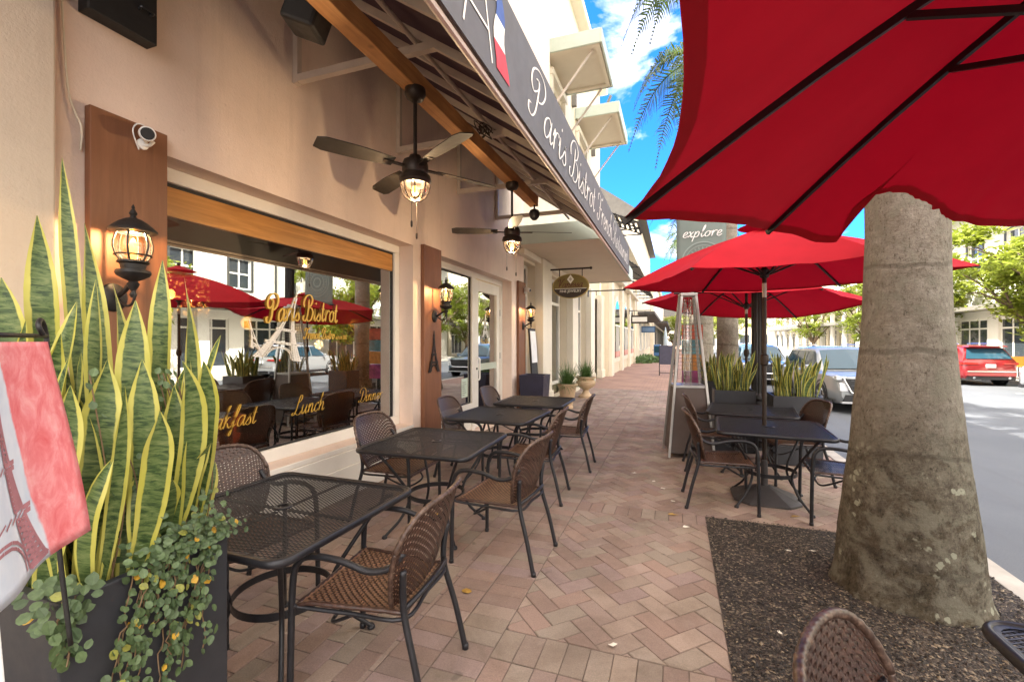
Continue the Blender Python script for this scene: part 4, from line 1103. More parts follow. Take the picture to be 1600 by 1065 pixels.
for x,y,a,l in ((-1.85,1.76,0,'black mesh table nearest the camera, beside the black snake plant planter'),
              (-1.86,3.34,2,'second black mesh table from the front in the row below the picture window'),
              (-1.87,4.80,-2,'third black mesh table in the row, in front of the narrow shop window'),
              (-1.82,6.05,1,'last black mesh table in the row, in front of the white door'),
              (.86,4.98,-4,'black mesh table under the middle red umbrella with the umbrella pole through it'),
              (.86,6.15,-8,'black mesh table behind the umbrella table, close to the snake plant planters'),
              (1.31,1.28,0,'black mesh table by the palm trunk, only its corner in view')):
    place(tb, USED, (x,y,0), R(a), l, GT)
for x,y,a,l in ((-1.30,1.80,187,'woven armchair at the nearest table with its back to the walkway'),
              (-1.20,3.13,177,'woven armchair at the second table with its back to the walkway'),
              (-1.36,4.40,184,'woven armchair at the third table with its back to the walkway'),
              (-1.29,5.58,183,'woven armchair at the last table of the row with its back to the walkway'),
              (-2.36,1.98,-6,'woven armchair between the nearest table and the window ledge, behind the planter'),
              (-2.33,3.50,3,'woven armchair with its back to the picture window at the second table'),
              (-2.27,4.86,4,'woven armchair in front of the brown board with the iron tower'),
              (-2.28,6.12,0,'woven armchair with its back to the white door'),
              (.42,4.78,3,'woven armchair on the walkway side of the umbrella table'),
              (.44,6.05,2,'woven armchair beside the pyramid heater at the rear table'),
              (1.22,5.86,190,'woven armchair on the street side of the rear table, back to the white car'),
              (.60,1.05,-24,'woven armchair below the palm trunk, only the top of its back in view')):
    place(ch, USED, (x,y,0), R(a), l, GC)
place(chm, USED, (1.36,4.72,0), R(176), 'armchair with grey metal slat seat half hidden behind the palm trunk', GC)

# ------------------------------------------------------------------ red umbrellas
HEM = [(0,1,1),(.10,.9,1.0),(.20,.79,1.02),(.245,.72,1.01),(.255,.735,.97),(.265,.75,.94),(.28,.775,.89),(.30,.77,.85),(.335,.735,.825),(.40,.62,.82),(.50,.50,.86),(.66,.34,.93),(.80,.2,.96),(1,0,1)]
def umbrella(label, c, hubz, tips, runz, base=True, notch=False, sag=.05, nstrut=.45, polex=True):
    """tips: list of (angle in degrees, radius, z) round the pole"""
    cx, cy = c
    t_ = thing('patio_umbrella', label, 'umbrella', (cx,cy,0), 'red umbrellas along the kerb')
    n = len(tips); apex = Vector((cx,cy,hubz))
    T = [Vector((cx+r_*math.cos(R(a)), cy+r_*math.sin(R(a)), z)) for a, r_, z in tips]
    def ribp(i, t): 
        p = apex.lerp(T[i % n], t); p.z += .10*math.sin(t*PI)*.6; return p
    q = MB(); hm = MB(); rr = random.Random(17)
    NU, NV = 28, 20
    jag = [rr.uniform(-.016,.016) for _ in range(61)]
    for i in range(n):
        def S(u, v, i=i):
            tm = 1-(.06 if n == 8 else .025)*4*u*(1-u)
            if notch is i:
                s_ = u; k0 = 1-s_
                for (s0,u0,t0),(s1,u1,t1) in zip(HEM, HEM[1:]):
                    if s0 <= s_ <= s1: f = (s_-s0)/(s1-s0); ue, tm = u0+(u1-u0)*f, t0+(t1-t0)*f; break
                if .26 < s_ < .62: tm += .012*noise.noise((s_*38,0,1))+.003*noise.noise((s_*130,3,1))
                u = k0+(ue-k0)*v**5
            t = .015+(tm-.015)*v
            a, b_ = ribp(i, t), ribp(i+1, t)
            p = a.lerp(b_, u); p.z -= sag*4*u*(1-u)*math.sin(min(1,t)*PI*.55)
            # shallow creases running down the cloth
            p.z += min(1,6*u*(1-u))*(.010*noise.noise((u*7+i*3, t*2.2, hubz))+.008*noise.noise((u*16+i*5, t*1.3, hubz+4))*max(0,t-.5)*2)*t
            return p
        nu = 110 if notch is i else 12
        q.grid(lambda u,v: S(u,v), nu, NV)
        hm.grid(lambda u,v: S(u,.972+.028*v)-Vector((0,0,.003)), nu, 1)
    cn_ = sub(q.build('canopy', M['red'], t_, smooth=True)); hm.build('hem', M['red'], cn_, smooth=True)
    if nstrut:
        q = MB(); q.lathe([(.001,.10),(.05,.09),(.24,.012)],(cx,cy,hubz),20,False); q.build('vent_cap', M['red'], t_, smooth=True)
        q = MB(); q.lathe([(.001,.10),(.022,.10),(.030,.13),(.018,.155),(.001,.16)],(cx,cy,hubz),12); q.build('finial', M['blackmetal'], t_)
    for i in range(n):
        q = MB(); pts = [ribp(i, t/8)-Vector((0,0,.016)) for t in range(9)]
        for a, b_ in zip(pts, pts[1:]): q.bar(a, b_, .016, .022)
        rb_ = sub(q.build('rib', M['blackmetal'], t_))
        q = MB(); q.bar(ribp(i, nstrut)-Vector((0,0,.026)), Vector((cx,cy,runz))+(T[i]-apex)*.03, .014, .018); q.build('strut', M['blackmetal'], rb_)
    q = MB(); q.tube([(cx,cy,.06 if base else .3),(cx,cy,hubz)], .0205, 14); q.build('pole', M['bronze'], t_, smooth=True, auto=40)
    q = MB(); q.lathe([(.022,-.05),(.042,-.04),(.045,.03),(.028,.05)],(cx,cy,runz),14); q.build('runner_hub', M['blackmetal'], t_)
    q = MB(); q.lathe([(.022,-.04),(.032,-.03),(.032,.0),(.022,.01)],(cx,cy,hubz-.06),14); q.build('top_hub', M['blackmetal'], t_)
    q = MB(); q.lathe([(.021,-.055),(.034,-.045),(.040,.0),(.036,.05),(.021,.06)],(cx,cy,1.36),14); q.tube([(cx,cy,1.36),(cx+.05,cy-.04,1.35),(cx+.06,cy-.05,1.30)],.006,6); q.build('crank', M['bronze'], t_, smooth=True, auto=40)
    q = MB(); q.lathe([(.0212,0),(.0212,.14)],(cx,cy,1.98 if runz > 2.05 else runz-.3),14,False); q.build('pole_joint', M['steel'], t_)
    if base:
        q = MB(); q.prism([(-.29,-.17),(-.17,-.29),(.17,-.29),(.29,-.17),(.29,.17),(.17,.29),(-.17,.29),(-.29,.17)],'z',0,.02)
        o8 = [(-.29,-.17),(-.17,-.29),(.17,-.29),(.29,-.17),(.29,.17),(.17,.29),(-.17,.29),(-.29,.17)]
        q.add([(x,y,.02) for x,y in o8]+[(x*.16,y*.16,.13) for x,y in o8], [(i,(i+1) % 8,8+(i+1) % 8,8+i) for i in range(8)]+[tuple(range(8,16))])
        q.lathe([(.032,.12),(.030,.38)],n=14); q.v = [(x+cx,y+cy,z) for x,y,z in q.v]
        q.build('base', M['castbase'], t_, bevel=.004)
    return t_
umbrella('large red umbrella overhead, seen from below, its torn hem in front of the palm trunk', (1.30,1.30), 2.74,
         [(35,1.53,2.10),(80,1.53,2.085),(125,1.52,2.10),(168,1.50,1.975),(211,1.525,2.005),(255,1.53,1.93),(300,1.53,1.98),(345,1.53,2.05)], 2.20, base=True, notch=1, sag=.06, nstrut=.50)
umbrella('red umbrella over the table in the middle, left of the palm trunk', (.83,5.08), 2.66,
         [(-10,1.55,2.17),(50,1.50,2.20),(110,1.45,2.20),(165,1.45,2.17),(237,1.30,2.15),(292,1.40,2.15)], 2.22, sag=.05)
umbrella('farther red umbrella, lower and partly hidden behind the middle one', (1.06,8.03), 2.55,
         [(-6,1.68,2.12),(54,1.68,1.97),(112,1.65,2.05),(172,1.62,2.22),(234,1.6,2.24),(294,1.6,2.2)], 2.10, sag=.05)

# ------------------------------------------------------------------ pyramid heater
hx, hy, ha = .16, 6.72, R(9)
ht = thing('patio_heater', 'tall pyramid patio heater with glass tube and brown lower panels', 'heater', (hx,hy,0), rz=ha); ht['_o'] = (0,0,0)
q = MB()
def tap(z): return .285-.195*(z/2.18)
def ringz(z, ins=0): 
    a = tap(z)-ins; return [(-a,-a,z),(a,-a,z),(a,a,z),(-a,a,z)]
q.add(ringz(.06,.012)+ringz(.92,.012), [(0,1,5,4),(1,2,6,5),(2,3,7,6),(3,0,4,7),(4,5,6,7),(3,2,1,0)]); q.build('lower_cabinet', M['heaterpanel'], ht)
for k in range(4):
    q = MB(); q.bar(ringz(.0)[k], ringz(2.16)[k], .032, .032); q.build('corner_rail', M['steel'], ht, bevel=.004)
q = MB(); a = tap(2.18)+.02; q.box(-a,a,-a,a,2.16,2.20); q.box(-.07,.07,-.07,.07,2.20,2.24); q.build('top_cap', M['steel'], ht, bevel=.008)
q = MB(); a = tap(.94)+.004; q.box(-a,a,-a,a,.925,.955); q.build('shelf', M['steel'], ht)
q = MB(); q.lathe([(.055,.96),(.055,2.12)],n=20,caps=False); q.build('glass_tube', glassmat('heater_tube',.12,(.85,.82,.8)), ht, smooth=True)
for sd_ in range(4):
    q = MB(); c, s_ = math.cos(sd_*PI/2), math.sin(sd_*PI/2)
    def W(x, z): y = -tap(z)+.010; return (x*c-y*s_, x*s_+y*c, z)
    for k in range(22):
        z = 1.0+k*.052; a = tap(z)-.02; q.tube([W(-a,z),W(a,z)], .0022, 4)
    for u in (-.55,0,.55): q.tube([W(u*tap(.96),.96),W(u*tap(2.14),2.14)], .003, 4)
    q.build('wire_guard', M['guard'], ht)
q = MB(); q.tube([(0,-tap(.55)-.002,.55),(0,-tap(.55)-.02,.55)],.018,10); q.build('knob', M['steel'], ht)
q = MB(); q.tube([(-.1,tap(.03)+.0,.035),(.1,tap(.03)+.0,.035)],.035,12); q.build('wheel', M['black'], ht)

# ------------------------------------------------------------------ street lamp with banner
lp = thing('street_lamp', 'black fluted street lamp post rising between the snake plant planters', 'street lamp', (1.17,7.64,0))
q = MB(); n = 32; vs = []; zs = [.0,.10,.12,.45,.60,.66,.70,.74,.78,5.2]; rs = [.20,.20,.175,.165,.135,.125,.14,.125,.10,.085]
for z, r_ in zip(zs, rs):
    for k in range(n):
        a = 2*PI*k/n; rf = r_*(1 if z < .78 else (.90 if k % 2 else 1.0)); vs.append((1.17+rf*math.cos(a),7.64+rf*math.sin(a),z))
q.add(vs, [(i*n+k,i*n+(k+1) % n,(i+1)*n+(k+1) % n,(i+1)*n+k) for i in range(len(zs)-1) for k in range(n)]); q.build('post', M['blackmetal'], lp)
q = MB(); q.lathe([(.09,5.2),(.14,5.25),(.12,5.32),(.20,5.42),(.22,5.7),(.14,5.85),(.03,5.95),(.001,6.0)],(1.17,7.64,0),20); q.build('lantern_head', M['blackmetal'], lp, smooth=True, auto=40)
for z in (2.30,3.84):
    q = MB(); q.tube([(1.10,7.64,z),(-.02,7.64,z)],.014,8); q.build('banner_arm', M['blackmetal'], lp)
bn = MB(); bn.grid(lambda u,v: (.02+.715*u, 7.64+.012*math.sin(u*5+v*3), 2.31+1.52*v), 10, 20)
bt = NT('banner_cloth'); v_ = bt.coord('Object'); bt.set(Base_Color=bt.ramp(bt.noise(v_,1.2,3),[(.3,(.15,.20,.185)),(.7,(.19,.235,.215))]), Roughness=.8)
bo = tag(bn.build('street_banner', bt.m, smooth=True, solid=.003), 'grey green street banner with script word and pale round emblem, on the lamp post', 'banner'); sub(bo,(0,0,0))
q = MB(); letters(q, 'explore', lambda u,v,w: (.10+u, 7.608-w, 3.16+v), .085, .30, .17, .10, fit=.56); q.build('banner_lettering', M['whitevinyl'], bo)
q = MB()
emb = pmat('banner_emblem',(.25,.31,.29),.8,.05,3,bump=0)
for r_, w_ in ((.30,.018),(.25,.012),(.17,.02),(.09,.03)):
    n = 40; q.add([(.40+(r_+s_*w_/2)*math.cos(2*PI*i/n), 7.616, 2.78+(r_+s_*w_/2)*math.sin(2*PI*i/n)) for i in range(n) for s_ in (-1,1)], [(2*i,2*i+1,2*((i+1) % n)+1,2*((i+1) % n)) for i in range(n)])
for k in range(24):
    a = k*PI/12; q.add([(.40+r_*math.cos(a+d), 7.6155, 2.78+r_*math.sin(a+d)) for r_, d in ((.19,-.04),(.23,-.04),(.23,.04),(.19,.04))], [(0,1,2,3)])
q.build('banner_emblem', emb, bo)
# ------------------------------------------------------------------ snake plants
def snakemat():
    t = NT('snake_leaf')
    uv = t.new('ShaderNodeUVMap'); sp = t.new('ShaderNodeSeparateXYZ'); t.L(uv.outputs[0], sp.inputs[0])
    e = t.math('MULTIPLY', t.math('ABSOLUTE', t.math('SUBTRACT', sp.outputs[0], .5)), 2)
    ob = t.coord('Object')
    e2 = t.math('ADD', e, t.math('MULTIPLY', t.math('SUBTRACT', t.noise(ob, 22, 3), .5), .22))
    edge = t.ramp(e2, [(.62,(0,0,0)),(.69,(1,1,1))])
    # irregular cross bands
    cb = t.new('ShaderNodeCombineXYZ'); t.L(t.math('MULTIPLY', sp.outputs[0], .9), cb.inputs[0]); t.L(t.math('MULTIPLY', sp.outputs[1], 58), cb.inputs[1])
    va = t.new('ShaderNodeVectorMath', operation='ADD'); t.L(cb.outputs[0], va.inputs[0])
    sc = t.new('ShaderNodeVectorMath', operation='SCALE'); t.L(ob, sc.inputs[0]); sc.inputs['Scale'].default_value = 7.0; t.L(sc.outputs[0], va.inputs[1])
    bn_ = t.noise(va.outputs[0], 1.25, 5, .7, .6)
    g = t.ramp(bn_, [(.36,(.018,.042,.012)),(.44,(.050,.090,.026)),(.53,(.11,.16,.050)),(.66,(.18,.22,.085))])
    ye = t.ramp(t.noise(ob, 6, 3), [(.3,(.42,.40,.06)),(.7,(.58,.54,.14))])
    c = t.mix(edge, g, ye)
    t.set(Base_Color=c, Roughness=.42, Specular_IOR_Level=.45); t.bump(bn_, .12, .002)
    tl = t.new('ShaderNodeBsdfTranslucent'); t.L(c, tl.inputs['Color'])
    mx_ = t.new('ShaderNodeMixShader', i={0:.16}); t.L(t.b.outputs[0], mx_.inputs[1]); t.L(tl.outputs[0], mx_.inputs[2]); t.L(mx_.outputs[0], t.out.inputs['Surface'])
    return t.m
M['snake'] = snakemat()
def blade_leaf(mb, p0, p1, bend, w, face, twist=0, n=12, wave=.0):
    """sword leaf from p0 to p1, bend = sideways offset of its middle; face = heading of its flat side"""
    p0, p1, bend = Vector(p0), Vector(p1), Vector(bend); b_ = len(mb.v); vs = []
    L = (p1-p0).length
    for i in range(n+1):
        t = i/n; p = p0*(1-t)**2+((p0+p1)/2+bend)*2*t*(1-t)+p1*t*t
        d = (2*(1-t)*((p0+p1)/2+bend-p0)+2*t*(p1-(p0+p1)/2-bend)).normalized()
        a = face+twist*t+wave*math.sin(t*7); s_ = Vector((math.cos(a), math.sin(a), 0)); s_ = (s_-d*s_.dot(d)).normalized(); nn = s_.cross(d)
        ww = w*(.50+.50*min(1,t*2.2))*(1 if t < .72 else max(.03, 1-((t-.72)/.28)**1.7))
        for k, ff in ((-1,.20),(-.66,.07),(0,0),(.66,.07),(1,.20)): vs.append(p+s_*(k*ww/2)+nn*(ff*ww*.55))
    fs = []; f0 = len(mb.f)
    us = [0,.17,.5,.83,1]
    for i in range(n):
        for k in range(4):
            fs.append((i*5+k,i*5+k+1,i*5+k+6,i*5+k+5))
            mb.uv[f0+len(fs)-1] = [(us[k],i/n*L),(us[k+1],i/n*L),(us[k+1],(i+1)/n*L),(us[k],(i+1)/n*L)]
    mb.add(vs, fs)
def snake_clump(x0,x1,y0,y1,zb,n,hmin,hmax,w,seed,heroes=(),spread=.22):
    rr = random.Random(seed); q = MB(); cx, cy = (x0+x1)/2, (y0+y1)/2
    for b_, t_, bd, ww, fc, tw in heroes: blade_leaf(q, b_, t_, (bd[0]+rr.uniform(-.06,.06),bd[1]+rr.uniform(-.06,.06),bd[2]), ww*rr.uniform(.9,1.3), fc+rr.uniform(-.5,.5), tw*rr.uniform(1.2,2.6), 18, rr.uniform(.1,.4))
    for i in range(n):
        x, y = rr.uniform(x0,x1), rr.uniform(y0,y1); h = rr.uniform(hmin,hmax)*(1 if rr.random() < .75 else .65)
        ox, oy = (x-cx)/(x1-x0)*2, (y-cy)/(y1-y0)*2
        sx, sy = ox*spread*h*rr.uniform(.3,1.2)+rr.uniform(-.06,.06), oy*spread*h*rr.uniform(.3,1.2)+rr.uniform(-.06,.06)
        blade_leaf(q, (x,y,zb), (x+sx,y+sy,zb+h), (rr.uniform(-.09,.09)-sx*.3,rr.uniform(-.09,.09)-sy*.3,.04), w*rr.uniform(.6,1.25), rr.uniform(0,6.28), rr.uniform(-1.9,1.9), 14, rr.uniform(0,.45))
    return q
def plant_in(name, label, cat, mb, m, loc, group=None):
    mb2 = mb; t_ = mb2.build(name, m, None, smooth=True); return tag(t_, label, cat, group)
PX0, PX1, PY0, PY1, PH = -2.02, -1.52, .72, 1.20, .86
planter_box('tall_planter','tall charcoal planter at the front left holding the large snake plants',PX0,PX1,PY0,PY1,PH,M['planter'])
def atd(px, py, d):
    r_ = (px-800)/711*d; s_, c_ = math.sin(TH), math.cos(TH)
    return (r_*c_-d*s_, r_*s_+d*c_, H+(531-py)/711*d)
def hero(px, py, d, bx, by, w, fc, tw, bd=(0,0,.05)): return ((bx,by,PH-.08), atd(px,py,d), bd, w, fc, tw)
HE = [hero(97,245,1.66,-1.92,1.02,.052,.3,.5,(-.01,0,.1)), hero(58,335,1.42,-1.78,.86,.085,.5,.4,(-.05,0,.1)), hero(132,347,1.55,-1.84,1.0,.06,1.2,.5,(.03,0,0)),
      hero(2,432,1.36,-1.85,.80,.085,.2,.6,(0,0,.1)), hero(74,392,1.5,-1.9,.92,.06,.6,.4), hero(176,440,1.55,-1.82,1.05,.055,.9,.6), hero(150,435,1.5,-1.76,.95,.06,.2,-.6),
      hero(254,405,1.62,-1.74,1.1,.07,.5,.3,(.02,0,.05)), hero(288,432,1.64,-1.70,1.12,.055,.8,.5,(.03,.02,0)), hero(345,522,1.55,-1.66,1.12,.03,1.0,.9,(-.02,.0,.16)),
      hero(212,468,1.5,-1.70,1.0,.075,.5,.3,(.02,0,.06)), hero(285,562,1.42,-1.62,1.02,.085,.4,.7,(.05,.02,.1)), hero(318,562,1.5,-1.6,1.1,.06,.4,.6,(.06,.02,.1)),
      hero(168,560,1.34,-1.66,.84,.075,.3,.4,(.03,0,.05)), hero(120,470,1.36,-1.74,.80,.08,.3,.4,(.04,-.02,.02)), hero(40,500,1.24,-1.80,.76,.06,.5,.3), hero(222,560,1.40,-1.62,.96,.08,.6,.2,(.03,0,.04)),
      hero(250,640,1.34,-1.58,.92,.06,.7,.4,(.05,0,.06)), hero(330,690,1.5,-1.60,1.12,.03,.3,.5,(.0,0,.1)), hero(195,600,1.3,-1.60,.85,.05,.2,.9,(.04,0,.03)), hero(110,600,1.24,-1.70,.76,.07,.2,.6,(.04,0,.02)),
      hero(20,560,1.2,-1.86,.75,.06,.9,.5), hero(272,600,1.46,-1.60,1.05,.07,.1,.8,(.05,0,.04)), hero(95,520,1.3,-1.78,.78,.06,.2,1.0,(.0,0,.05))]
plant_in('snake_plant','huge yellow edged snake plants crowding the front left planter','snake plant', snake_clump(PX0+.05,PX1-.05,PY0+.05,PY1-.05,PH-.08,84,.30,.74,.066,3,HE,.13), M['snake'], None)

# creeping vine hanging from the planter
def vineleaf():
    t = NT('vine_leaf'); at = t.new('ShaderNodeAttribute', attribute_name='tint'); v = t.coord('Object')
    c = t.mix(1.0, at.outputs['Color'], t.ramp(t.noise(v, 90, 3), [(.3,(.75,.75,.75)),(.7,(1.15,1.15,1.15))]), 'MULTIPLY')
    t.set(Base_Color=c, Roughness=.5)
    tl = t.new('ShaderNodeBsdfTranslucent'); t.L(c, tl.inputs['Color']); mx_ = t.new('ShaderNodeMixShader', i={0:.2}); t.L(t.b.outputs[0], mx_.inputs[1]); t.L(tl.outputs[0], mx_.inputs[2]); t.L(mx_.outputs[0], t.out.inputs['Surface']); return t.m
vt = thing('creeping_vine','small leaved creeping vine spilling over the front of the charcoal planter','vine',(-1.5,.95,.86)); vt['_o'] = (0,0,0); vt.location = (0,0,0)
rv = random.Random(21); q = MB(); stems = MB()
def oval(p, nrm, up, s, col):
    nrm = Vector(nrm).normalized(); up = Vector(up); up = (up-nrm*up.dot(nrm)).normalized(); sd_ = nrm.cross(up)
    sh = [(0,-.55),(.30,-.42),(.46,-.05),(.36,.30),(0,.62),(-.36,.30),(-.46,-.05),(-.30,-.42)]
    vs = [Vector(p)+nrm*(.0)]+[Vector(p)+sd_*(a*s)+up*(b_*s)+nrm*(abs(a)*s*.22) for a,b_ in sh]
    f0 = len(q.f); q.add(vs, [(0,k+1,(k+1) % 8+1) for k in range(8)])
    for k in range(8): q.col[f0+k] = col
def vcol():
    k = rv.random()
    if k < .022: return (.58,.34,.03)
    if k < .055: return (.28,.29,.06)
    a = rv.uniform(0,1); return (.060+.055*a, .10+.075*a, .038+.030*a)
def strand(p0, pts_z, wob, drift=0, dens=.016, out=.03, sz=.022):
    p = Vector(p0); path = [p.copy()]; L = 0
    while p.z > pts_z:
        p = p+Vector((rv.uniform(-.012,.012), rv.uniform(-wob,wob)+drift, -rv.uniform(.010,.03))); p.x = max(PX1+.006, min(PX1+out, p.x)); path.append(p.copy())
    if len(path) > 2: stems.tube(path, .0022, 5)
    for a in path:
        for _ in range(rv.choice((1,1,2,2))):
            oval(a+Vector((rv.uniform(.0,.03),rv.uniform(-.022,.022),rv.uniform(-.015,.015))), (1,rv.uniform(-.7,.7),rv.uniform(-.1,.8)), (0,rv.uniform(-1,1),-1 if rv.random() < .6 else 1), sz*rv.uniform(.6,1.25), vcol())
for i in range(15): strand((PX1+.012,rv.uniform(.93,1.14),PH+.01), rv.uniform(.40,.74), .008, rv.uniform(-.007,-.001))
for i in range(4): strand((PX1+.012,rv.uniform(.90,1.02),PH+.01), rv.uniform(.25,.45), .010, rv.uniform(-.005,.0))
for i in range(3): strand((PX1+.012,rv.uniform(.70,.76),PH+.01), rv.uniform(.68,.76), .012, -.002, sz=.028)
for i in range(420):
    y = rv.gauss(1.06,.075); x = PX1-abs(rv.gauss(0,.07))+.05; z = PH+abs(rv.gauss(0,.06))+.004
    if PY0-.02 < y < PY1+.05: oval((x,y,z), (.7,rv.uniform(-.6,.4),rv.uniform(.2,1)), (rv.uniform(-1,1),rv.uniform(-1,1),.2), .022*rv.uniform(.6,1.2), vcol())
for i in range(60): oval((PX1+.0+rv.uniform(-.08,.04), rv.uniform(.66,.80), PH+rv.uniform(-.05,.06)), (.7,-.5,.5), (rv.uniform(-1,1),rv.uniform(-1,1),.2), .026*rv.uniform(.7,1.2), vcol())
for i in range(14):
    y = rv.uniform(.85,1.15); z0_ = PH; path = smooth_path([(PX1-.06,y,z0_-.05),(PX1-.02,y+rv.uniform(-.05,.05),z0_+.25),(PX1-.06+rv.uniform(-.05,.05),y+rv.uniform(-.08,.08),z0_+rv.uniform(.4,.62))],6); stems.tube(path,.002,5)
    for a in path[6:]:
        oval(a+Vector((.012,rv.uniform(-.02,.02),0)), (1,rv.uniform(-.7,.7),.3), (0,rv.uniform(-1,1),1), .020*rv.uniform(.7,1.2), vcol())
q.build('leaves', vineleaf(), vt); stems.build('stem', pmat('vine_stem',(.16,.10,.05),.7,.2,20,bump=0), vt)

# ------------------------------------------------------------------ garden flag with a tower
fg = thing('garden_flag','pink watercolour garden flag with a lattice tower picture on a dark stand','flag',(-1.42,.66,.86)); fg['_o'] = (0,0,0); fg.location = (0,0,0)
TR, BRt = Vector((-1.425,.655,1.548)), Vector((-1.345,.69,1.09)); TL, BL = Vector((-1.185,.455,1.548)), Vector((-1.155,.44,1.055))
def FP(u, v, off=0):
    a = TR.lerp(TL,u); b_ = BRt.lerp(BL,u); p = a.lerp(b_, max(0.0,v)**1.15); nn = Vector((.65,.76,0)).normalized()
    return p + nn*(.012*math.sin(u*6+v*2.5)*(.2+v)+off)
q = MB(); q.grid(lambda u,v: FP(u,v), 16, 24, True)
ft = NT('flag_print'); uv = ft.new('ShaderNodeUVMap'); sp = ft.new('ShaderNodeSeparateXYZ'); ft.L(uv.outputs[0], sp.inputs[0])
nz = ft.noise(uv.outputs[0], 5, 5, .6)
edge = ft.math('ADD', sp.outputs[0], ft.math('MULTIPLY', ft.math('SUBTRACT', nz, .5), .10))
d1 = ft.math('SUBTRACT', edge, ft.math('ADD', .82, ft.math('MULTIPLY', sp.outputs[1], -.52)))
pk = ft.ramp(ft.noise(uv.outputs[0], 7, 6, .65, .5), [(.25,(.66,.11,.12)),(.5,(.76,.24,.25)),(.75,(.84,.46,.45))])
sk = ft.ramp(nz, [(.3,(.55,.62,.70)),(.7,(.70,.73,.77))])
top = ft.math('LESS_THAN', sp.outputs[1], .11)
m1 = ft.ramp(d1, [(.0,(0,0,0)),(.02,(1,1,1))])
c = ft.mix(m1, pk, sk); c = ft.mix(top, c, pk)
ft.set(Base_Color=c, Roughness=.8, Specular_IOR_Level=.1)
q.build('cloth', ft.m, fg, smooth=True, solid=.0015)
q = MB(); TWC = .90
def FT(u, v, w): 
    uu = TWC-u/.33; vv = .985-v/.47
    return FP(uu, vv, w)
for k, ((a,b_),(c_,d_),ww) in enumerate(tower_bars(None, .44, .022)):
    a, c_ = a*1.15, c_*1.15
    L_ = math.hypot(c_-a, d_-b_) or 1e-6; nx, ny = -(d_-b_)/L_*ww/2, (c_-a)/L_*ww/2; z = .0018+(k % 5)*.0002
    if min(b_,d_) < .005: b_, d_ = max(b_,.005), max(d_,.005)
    q.add([FT(a+nx,b_+ny,z),FT(a-nx,b_-ny,z),FT(c_-nx,d_-ny,z),FT(c_+nx,d_+ny,z)], [(0,1,2,3)])
q.build('tower_picture', pmat('tower_ink',(.38,.17,.19),.8,.25,12,bump=0), fg)
q = MB(); q.tube(smooth_path([(-1.405,.69,.80),(-1.43,.675,1.1),(-1.445,.665,1.5),(-1.445,.66,1.575),(-1.42,.64,1.60),(-1.395,.625,1.585),(-1.40,.635,1.565)],6),.0055,8)
q.tube([(-1.445,.662,1.562),(-1.17,.44,1.562)],.005,8); q.build('stand', M['blackmetal'], fg, smooth=True)
q = MB(); q.tube([(-1.185,.455,1.07),(-1.12,.47,.45),(-1.10,.475,.0)],.017,12)
tag(q.build('white_post', M['whiteplastic'], smooth=True), 'slim white post leaning below the pink flag at the lower left', 'post')

# ------------------------------------------------------------------ planters near the kerb
GP = 'charcoal planters with snake plants along the kerb'
for k, (x0,x1,y0,y1,l,l2,sd) in enumerate(((.52,1.04,7.0,7.45,'charcoal planter behind the rear table, left of the lamp post','yellow green snake plants left of the black lamp post',31),
        (1.16,1.70,6.50,6.98,'charcoal planter right of the lamp post in front of the white car','yellow green snake plants right of the lamp post before the white car',32),
        (.42,.94,8.55,9.0,'charcoal planter behind the pyramid heater','yellow green snake plants seen just right of the pyramid heater',33))):
    planter_box('square_planter', l, x0,x1,y0,y1,.86,M['planter'],group=GP)
    plant_in('snake_plant', l2, 'snake plant', snake_clump(x0+.05,x1-.05,y0+.05,y1-.05,.78,46,.35,.66,.055,sd,(),.22), M['snake'], None, 'snake plants in the kerb planters')

# urns with spiky grass
def grass_clump(x,y,z,n,L,seed):
    rr = random.Random(seed); q = MB()
    for i in range(n):
        a = rr.uniform(0,6.28); el = rr.uniform(.15,1.45); l = L*rr.uniform(.6,1.1)
        d = Vector((math.cos(a)*math.cos(el), math.sin(a)*math.cos(el), math.sin(el)))
        p = [Vector((x+rr.uniform(-.08,.08),y+rr.uniform(-.08,.08),z))]; vs = []
        for k in range(6):
            t = k/5; c_ = p[0]+d*l*t+Vector((0,0,-.35*l*t*t*math.cos(el))); s_ = Vector((-math.sin(a),math.cos(a),0))*(.011*(1-t)+.001); vs += [c_-s_, c_+s_]
        q.add(vs, [(2*k,2*k+1,2*k+3,2*k+2) for k in range(5)])
    return q
M['grassblade'] = leafmat('grass_blade',(.055,.12,.030),(.14,.24,.07),.2)
ur = thing('urn','tall cream flared pot on the walkway in front of the jewelry shop','urn',(-2.34,10.3,0))
q = MB(); q.lathe([(.001,0),(.13,0),(.14,.04),(.12,.07),(.16,.25),(.205,.48),(.235,.52),(.24,.57),(.20,.57),(.19,.50),(.001,.50)],(-2.34,10.3,0),28); q.build('pot', M['terra'], ur, smooth=True, auto=35)
plant_in('spiky_grass_plant','tufted green grass plant in the cream flared pot','plant', grass_clump(-2.34,10.3,.50,330,.66,5), M['grassblade'], None, 'grass plants in the cream urns')
ur = thing('urn','cream pedestal urn with fluted bowl behind the flared pot','urn',(-2.32,12.5,0))
q = MB(); q.lathe([(.001,0),(.20,0),(.20,.05),(.13,.09),(.085,.16),(.075,.20),(.10,.23),(.22,.30),(.27,.38),(.27,.44),(.22,.48),(.24,.52),(.29,.54),(.29,.57),(.22,.57),(.20,.52),(.001,.52)],(-2.32,12.5,0),28); q.build('pot', M['terra'], ur, smooth=True, auto=35)
plant_in('spiky_grass_plant','tufted green grass plant in the cream pedestal urn','plant', grass_clump(-2.32,12.5,.52,300,.62,6), M['grassblade'], None, 'grass plants in the cream urns')

